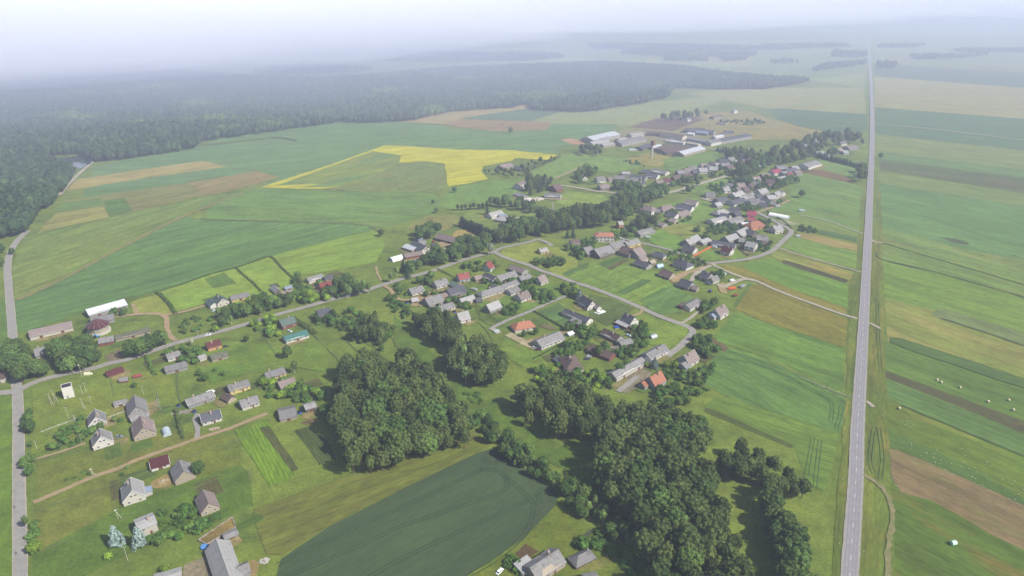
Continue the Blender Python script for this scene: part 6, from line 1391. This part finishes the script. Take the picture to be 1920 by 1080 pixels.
heap(424,1026,2.4,1.6,1.,simple_mat('white_lumber', (214,206,190), .1),'white stack of panels beside the long grey barn','panel_stack','stack',16,.8)
heap(1170,271,16,7,2.,M['junk'],'cluttered machinery yard before the grey cowshed','scrap_yard_heap','scrap heap',60,1.6); heap(1262,262,30,8,1.6,M['junk'],'materials strewn over the farm complex yard','yard_clutter','clutter',80,1.6)
heap(1445,366,10,5,2.,M['junk'],'clutter in the yard of the lower cluster','yard_clutter','clutter',40,1.2); heap(1012,487,7,4,1.4,M['junk'],'dark scrap below the small yellow house','scrap_heap','scrap heap',50,.7)
# blue pool, barrels, tarps
def disc_pool(px, py, r, label):
    c = P(px, py); o = empty('garden_pool', c); tag(o, label, 'pool'); n = 20
    w = MB(); ring = [(math.cos(6.283*i/n), math.sin(6.283*i/n)) for i in range(n)]
    w.prism([(x*r, y*r) for x, y in ring], 0, .7); w.build('rim', paint('pool_liner', (40,80,160)), o)
    k = MB(); k.prism([(x*(r-.12), y*(r-.12)) for x, y in ring], .7, .73); k.build('water', paint('pool_water', (90,140,190), .05), o)
disc_pool(384,1026,2.,'round blue garden pool beside the long grey barn')
def barrel(px, py, label, mat=None, r=.5, h=1.1, group=None):
    c = P(px, py); o = empty('barrel', c); tag(o, label, 'barrel', group); MB().tube((0,0,0),(0,0,h),r,r,12).build('drum', mat or M['tarp'], o); MB().tube((0,0,h),(0,0,h+.06),r*1.05,r*1.05,12).build('lid', M['dark'], o)
barrel(562,775,'large blue barrel between wide low roof and patched shed', r=1.4, h=1.6); barrel(580,747,'blue barrel lying in the garden above the patched shed', r=.8); barrel(365,773,'blue barrel at the old farmhouse', r=1.1, h=1.4); barrel(335,762,'blue barrel at the left end of the old farmhouse', r=1.3, h=1.2)
barrel(762,569,'blue barrel on the scrap at the sandy yard', r=1.6, h=1.4); barrel(852,586,'blue barrel behind the steep pale-roofed house', r=1.5, h=1.2); barrel(807,536,'small blue barrel beside the grey-roofed white house', r=.9)
def tarp(px, py, rz, L, W, h, mat, label, name='covered_stack', cat='covered stack'):
    c = P(px, py); o = empty(name, c, rz); tag(o, label, cat); MB().box(-L/2+.15,-W/2+.15,0,L/2-.15,W/2-.15,h-.1).build('stack', M['timber'], o)
    MB().extr([(-L/2,h*.5),(L/2,h*.5),(L/2-.1,h),(0,h+.3),(-L/2+.1,h)], -W/2, W/2).build('cover', mat, o)
tarp(1156,615,.3,4,2.6,1.2,M['tarp'],'blue tarpaulin over a stack in the paved yard'); tarp(931,622,.6,5,3,1,M['plastic'],'pale pit at the lane end before the villa','silage_pit','pit')
tarp(1503,396,0,7,4,1.6,M['plastic'],'white wrapped stack in the wide upper field'); tarp(1458,388,0,6,3,1.6,M['plastic'],'white wrapped stack beside the upper track'); tarp(1186,282,.2,14,8,2,M['plastic'],'large white covered stack before the farm complex'); tarp(1496,444,0,5,3,1.6,M['plastic'],'white wrapped stack right of the loop road')
tarp(889,544,-.5,6,3.2,1.4,M['steel'],'silver covered trailer right of the dark barn'); tarp(1272,536,.2,5,3,1.,M['plastic'],'white covered heap left of the large dark barn'); tarp(1215,446,0,5,3,1.4,M['plastic'],'white-topped stack on the mown green'); tarp(183,619,.2,2.4,1.6,2.,M['yellow'],'bright yellow covered crate before the tower barn')
# bales
def bale(px, py, ang, mat, label, r=.75, w=1.3, group=None, cat='bale'):
    c = P(px, py); o = link('hay_bale', None, None, (c.x, c.y, 0), ang); tag(o, label, cat, group)
    MB().tube((-w/2,0,r*.95),(w/2,0,r*.95),r,r,14).build('roll', mat, o); MB().tube((-w/2-.02,0,r*.95),(-w/2+.01,0,r*.95),r*.8,r*.8,12).tube((w/2-.01,0,r*.95),(w/2+.02,0,r*.95),r*.8,r*.8,12).build('netting_end', mat, o)
for x, y, lab in [(1756.5,714,'left bale of the close pair on the right meadow'),(1764,718,'right bale of the close pair on the right meadow'),(1799.5,728,'single bale right of the close pair'),(1852,754.5,'bale nearest the ploughed strip, left of the last two'),(1890.5,751.5,'upper bale at the right edge of the meadow'),(1899,770,'lower bale at the right edge of the meadow'),(1685.5,767,'lone bale near the trunk road verge')]:
    bale(x, y, .5, M['straw'], 'pale round '+lab, .8, 1.3)
bale(1787,1021,.2,M['mint'],'pale green plastic-wrapped bale on the bottom right meadow',1.15,2.4)
# poles
def pole(px, py, h, label, kind_='T', ang=0., group=None, mat=None):
    c = P(px, py); o = empty('utility_pole', c, ang); tag(o, label, 'utility pole', group)
    MB().tube((0,0,-.3),(0,0,h),.12,.09,6).build('post', mat or M['concrete'], o)
    if 'A' in kind_: MB().tube((1.8,0,-.3),(0,0,h*.8),.12,.1,6).build('brace', mat or M['concrete'], o)
    MB().box(-.9,-.06,h-.5,.9,.06,h-.36).build('crossarm', M['steel'], o)
    for x in (-.8, 0, .8): MB().tube((x,0,h-.36),(x,0,h-.1),.06,n=5).build('insulator', M['trim'], o)
    if 'L' in kind_: MB().box(-.25,-1.1,h-.1,.25,-.1,h).build('lamp_head', M['trim'], o)
for x, y, h, k, a, lab in [(96.5,760,9,'A',0,'left leg pole of the frame beside the transformer house'),(103.5,754,9,'A',.4,'right leg pole of the frame beside the transformer house'),(155.5,742,8,'T',0,'pole right of the transformer house, nearer the street'),(162,737,8,'T',.5,'upper pole of the pair right of the transformer house'),
 (157,768,8.5,'A',0,'lowest pole on the grass right of the transformer house'),(172,760,7,'T',.3,'right-hand pole of the grassy plot'),(129,786,9,'T',0,'leaning pole above the garden fence'),(141,791,5,'A',.8,'braced pole beside the garden fence'),(154,707,10,'L',.1,'tall lamp pole at the street beside the cream van'),
 (175,895,6,'AL',.3,'braced lamp pole above the farm lane'),(222,974,6.5,'AL',.3,'braced lamp pole left of the pale flat-roofed house'),(240,1052,9,'T',.2,'pole below the blue spruces'),(70,843,6,'T',0,'short pole beside the left road'),(153,829,6,'T',0,'thin pole before the lowest white gable house'),
 (270,742,8,'T',.3,'pole behind the grey steep-roofed house'),(300,768,8,'T',0,'pole at the garden lattice'),(1861,501,13,'T',.3,'tall power pole on the right meadow'),(1760,594,12,'T',.3,'power pole at the end of the grey-green strip'),(1739,484,10,'T',0,'far power pole at the ditch'),(1814,379,13,'T',0,'farthest power pole on the right fields'),
 (1012,478,8,'T',0,'pole on the mown green by the loop road'),(941,470,10,'T',0,'pole at the road bend beside the willow'),(1229,297,12,'T',0,'thin mast beside the water tower'),(372,632,6,'T',0,'pole beside the white car on the street'),(892,510,7,'T',0,'pale pole between the red roofs')]:
    pole(x, y, h, lab, k, a)
# road posts
def post(px, py, label, group): 
    c = P(px, py); o = empty('road_post', c); tag(o, label, 'road post', group); MB().box(-.09,-.06,0,.09,.06,.95).build('stake', M['trim'], o); MB().box(-.095,-.065,.7,.095,.065,.82).build('band', M['dark'], o)
for x, y in [(1573.5,1020),(1619.5,1035),(1581,900),(1586,820),(1624,880)]: post(x, y, 'small white marker post on the verge of the trunk road', 'white marker posts along the trunk road')
# fences
def fence(pts, h, mat, label, step=3., solid=False, name='fence', group=None):
    w = [P(*q) for q in pts]; o = empty(name, w[0]); tag(o, label, 'fence', group); o0 = w[0]
    for i in range(len(w)-1):
        a, b = w[i]-o0, w[i+1]-o0; L = (b-a).length; n = max(1, int(L/step)); d = (b-a).normalized(); nr = Vector((-d.y, d.x, 0))
        for k in range(n+(i == len(w)-2)):
            p = a.lerp(b, k/n); MB().box(p.x-.07,p.y-.07,0,p.x+.07,p.y+.07,h+.1).build('post', mat, o)
        if solid:
            for k in range(n):
                p, q = a.lerp(b, (k+.04)/n), a.lerp(b, (k+.96)/n); t = nr*.06
                MB().add([p-t, q-t, q+t, p+t]+[v+Vector((0,0,h)) for v in (p-t, q-t, q+t, p+t)], [(0,3,2,1),(4,5,6,7),(0,1,5,4),(1,2,6,5),(2,3,7,6),(3,0,4,7)]).build('panel', mat, o)
        else:
            for z in (h*.45, h*.9): MB().tube(a+Vector((0,0,z)), b+Vector((0,0,z)), .05, n=4).build('rail', mat, o)
fence([(1299,483),(1316,473),(1334,463.5)], 1.9, M['orange'], 'bright orange board fence beside the white gable house', 3, True)
fence([(78,811),(110,799),(154,784)], 1.1, M['trim'], 'pale rail fence above the shrub garden', 4); fence([(204,784),(222,777),(243,771)], 1.1, M['trim'], 'pale rail fence between garden plots', 4)
fence([(50,867),(110,850),(160,834)], .9, M['timber'], 'worn wooden fence along the garden track', 4); fence([(782,514),(800,511),(828,504)], 1.2, M['steel'], 'pale metal fence beside the village street', 4)
fence([(290,770),(296,740),(303,775)], 1.6, M['steel'], 'green-grey garden lattice right of the steep-roofed houses', 3)
# silage frame plot at the bottom
def frame_plot():
    pts = [P(372,1014), P(436,971), P(442,990), P(388,1022)]; o = empty('sunken_plot', pts[0]); tag(o, 'sunken sandy plot framed with boards beside the long grey barn', 'garden bed'); o0 = pts[0]
    w = [p-o0 for p in pts]; tri = tessellate_polygon([w]); link('bed', mesh('bed', [(p.x, p.y, .47) for p in w], [tuple(t) for t in tri], field_mat((150,132,84),(132,120,80), None, 0, patch=4)), o)
    for i in range(4):
        a, b = w[i], w[(i+1) % 4]; d = (b-a).normalized(); t = Vector((-d.y, d.x, 0))*.25
        MB().add([a-t, b-t, b+t, a+t]+[v+Vector((0,0,.9)) for v in (a-t, b-t, b+t, a+t)], [(0,3,2,1),(4,5,6,7),(0,1,5,4),(1,2,6,5),(2,3,7,6),(3,0,4,7)]).build('board', M['junk'], o)
frame_plot()
# people on the left road
def person(px, py, label, shirt, legs, ang=0.):
    c = P(px, py); o = empty('person', (c.x, c.y, .6), ang); tag(o, label, 'person')
    def skin(name, pts, edges, rad, mat):
        me = bpy.data.meshes.new(name); me.from_pydata(pts, edges, []); ob = link(name, me, o); md = ob.modifiers.new('s', 'SKIN'); sv = me.skin_vertices[0].data if me.skin_vertices else None
        if sv is None: return ob
        for i, r in enumerate(rad): sv[i].radius = (r, r)
        return ob
    b = MB()
    for s in (-1, 1):
        b.tube((s*.1,0,.9),(s*.13,s*.12,.48),.09,.065,8); b.tube((s*.13,s*.12,.5),(s*.13,s*.2-.05,.06),.065,.045,8)
        b.tube((s*.2,0,1.42),(s*.27,-s*.1,1.12),.055,.045,8); b.tube((s*.27,-s*.1,1.13),(s*.27,-s*.2,.88),.045,.035,8); b.box(s*.13-.05,s*.2-.12,0,s*.13+.05,s*.2+.14,.08)
    b.tube((0,0,.86),(0,0,1.12),.17,.15,10); b.tube((0,0,1.1),(0,0,1.46),.15,.2,10); b.tube((0,0,1.44),(0,0,1.56),.06,.055,8); b.tube((0,0,1.53),(0,.01,1.66),.08,.105,10); b.tube((0,.01,1.66),(0,.01,1.76),.105,.06,10)
    b.build('body', paint('dark_clothes', shirt, .9), o)
person(28.5,954,'person in dark clothes walking on the left road, farther one',(46,48,58),(40,40,46)); person(32,1041,'person in dark clothes walking on the left road, nearer one',(50,46,52),(40,40,46),.3)
# pale stones and tufts on the right meadows
def specks(polys, n_, mat, name, label, s0, s1, seed):
    rg = random.Random(seed); mb = MB()
    for poly in polys:
        w = [P(*q) for q in poly]; xs = [p.x for p in w]; ys = [p.y for p in w]; c = 0
        while c < n_:
            q = Vector((rg.uniform(min(xs), max(xs)), rg.uniform(min(ys), max(ys)), 0))
            if not inside(q, w): continue
            c += 1; s = rg.uniform(s0, s1); a = rg.random()*3; z = .35
            u, v = Vector((math.cos(a), math.sin(a), 0))*s, Vector((-math.sin(a), math.cos(a), 0))*s*.7
            p = [q-u-v, q+u-v, q+u+v, q-u+v]; mb.add([(k.x, k.y, z) for k in p]+[(q.x, q.y, z+s*.9)], [(0,1,4),(1,2,4),(2,3,4),(3,0,4)])
    tag(mb.build(name, mat), label, kind='stuff')
flower = simple_mat('white_flower_heads', (176,182,156), .15)
specks([[(1660,790),(1690,780),(1920,900),(1920,940),(1800,870)],[(1665,812),(1690,820),(1920,935),(1920,950),(1740,872)]], 34, flower, 'white_wildflowers', 'specks of white wildflowers on the right meadow', .12, .4, 4)
specks([[(1664,842),(1672,835),(1682,842),(1672,890),(1700,918),(1690,925),(1668,900)],[(1672,838),(1680,838),(1920,948),(1920,954)]], 60, flower, 'white_wildflowers', 'white flower fringe of the ploughed field', .08, .22, 5)
specks([[(430,365),(800,365),(800,400),(700,415),(420,405)]], 40, flower, 'white_wildflowers', 'pale tufts in the large left pasture', .2, .5, 6)
specks([[(1500,705),(1520,708),(1595,742),(1592,748),(1540,730)],[(1480,905),(1520,915),(1500,930)]], 60, flower, 'white_wildflowers', 'white specks along the stony path', .12, .3, 7)
def tufts(polys, n_, mat, name, label, s0, s1, seed, clear=False):
    near_roads = [r_ for r_ in ROADPTS if r_.y < 1100]
    rg = np.random.default_rng(seed); V = []; Fc = []; n = 0
    for poly in polys:
        w = [P(*q) for q in poly]; xs = [p.x for p in w]; ys = [p.y for p in w]; c = 0
        while c < n_:
            q = Vector((rg.uniform(min(xs), max(xs)), rg.uniform(min(ys), max(ys)), 0))
            if not inside(q, w): continue
            if clear and (min((q.x-r_.x)**2+(q.y-r_.y)**2 for r_ in near_roads) < 36 or any((q.x-h_[0])**2+(q.y-h_[1])**2 < (max(h_[3], h_[4])*.6+1)**2 for h_ in HOUSES)): continue
            c += 1
            for k in range(5):
                s = rg.uniform(s0, s1); a = rg.uniform(0, 6.28); o = np.array([q.x+rg.normal(0, s), q.y+rg.normal(0, s), .4]); u = np.array([math.cos(a), math.sin(a), 0])*s
                V += [o-u, o+u, o+u*.5+np.array([rg.normal(0, .2), rg.normal(0, .2), s*1.4]), o-u*.5+np.array([0, 0, s*1.2])]; Fc.append((n, n+1, n+2, n+3)); n += 4
    tag(link(name, mesh(name, [tuple(v) for v in V], Fc, mat)), label, kind='stuff')
# ---------------------------------------------------------------- air
hz = MB().box(-9500,-1300,-1,9500,14500,262).build('haze', None); tag(hz, 'pale haze thickening with distance', kind='stuff')
hm = bpy.data.materials.new('haze_air'); hm.use_nodes = True; ht = hm.node_tree; ht.nodes.remove(ht.nodes['Principled BSDF'])
pv = ht.nodes.new('ShaderNodeVolumePrincipled'); pv.inputs['Color'].default_value = (.7, .75, 1., 1); pv.inputs['Density'].default_value = HAZE; pv.inputs['Anisotropy'].default_value = 0.
ht.links.new(pv.outputs[0], ht.nodes['Material Output'].inputs['Volume']); hz.data.materials.append(hm)
def low_cloud(cx, cy, cz, rx, ry, rz_, dens, label, seed, col=(.965, .965, 1)):
    """vapour thinning outwards: nested lumpy shells, each adding to the one outside it"""
    from mathutils import noise as mn
    m = bpy.data.materials.new('cloud_vapour'); m.use_nodes = True; t = m.node_tree; t.nodes.remove(t.nodes['Principled BSDF'])
    p = t.nodes.new('ShaderNodeVolumePrincipled'); p.inputs['Color'].default_value = (*col, 1); p.inputs['Density'].default_value = dens*.42; p.inputs['Anisotropy'].default_value = 0.
    t.links.new(p.outputs[0], t.nodes['Material Output'].inputs['Volume'])
    root = empty('low_cloud', (cx, cy, cz)); tag(root, label, kind='stuff')
    for i, sc in enumerate((1.12, .93, .74)):
        bm = bmesh.new(); bmesh.ops.create_icosphere(bm, subdivisions=4, radius=1)
        for v in bm.verts:
            o = Vector((seed+i*3.1, i*1.7, 0)); k = 1+.26*mn.noise(v.co*1.7+o)+.16*mn.noise(v.co*4.3+o)
            v.co = Vector((v.co.x*rx*k*sc, v.co.y*ry*k*sc, max(-cz+5+i*3.1+(seed % 9)*.31, min(257-cz-i*3.3-(seed % 9)*.29, v.co.z*rz_*k*sc))))
        me = bpy.data.meshes.new('vapour'); bm.to_mesh(me); bm.free(); me.materials.append(m)
        o = link('vapour', me, root); o['kind'] = 'stuff'
MIST = (.72, .78, 1.)
for a in [(-2150,2750,132,2100,1500,118,.0022,'low cloud over the forest at the upper left',3), (-900,2650,160,1250,950,86,.001,'ragged cloud edge over the forest',5), (-300,4300,148,2100,1650,105,.0018,'low cloud over the middle distance',7),
          (2900,6200,148,2900,2100,105,.0018,'low cloud at the end of the trunk road',11), (-200,8800,140,8200,3000,112,.002,'cloud bank closing the horizon',15),
          (-1900,1950,140,1500,700,95,.0008,'thin torn cloud before the upper left bank',31), (-600,2050,170,900,600,70,.0006,'thin cloud wisp above the forest',33), (700,3300,175,1000,500,60,.0006,'thin cloud wisp over the far fields',37),
          (300,3900,60,4600,3100,175,.00026,'blue mist filling the far country',21,MIST), (-1400,1850,60,1700,1150,150,.0004,'blue mist over the forest',25,MIST)]:
    low_cloud(*a)
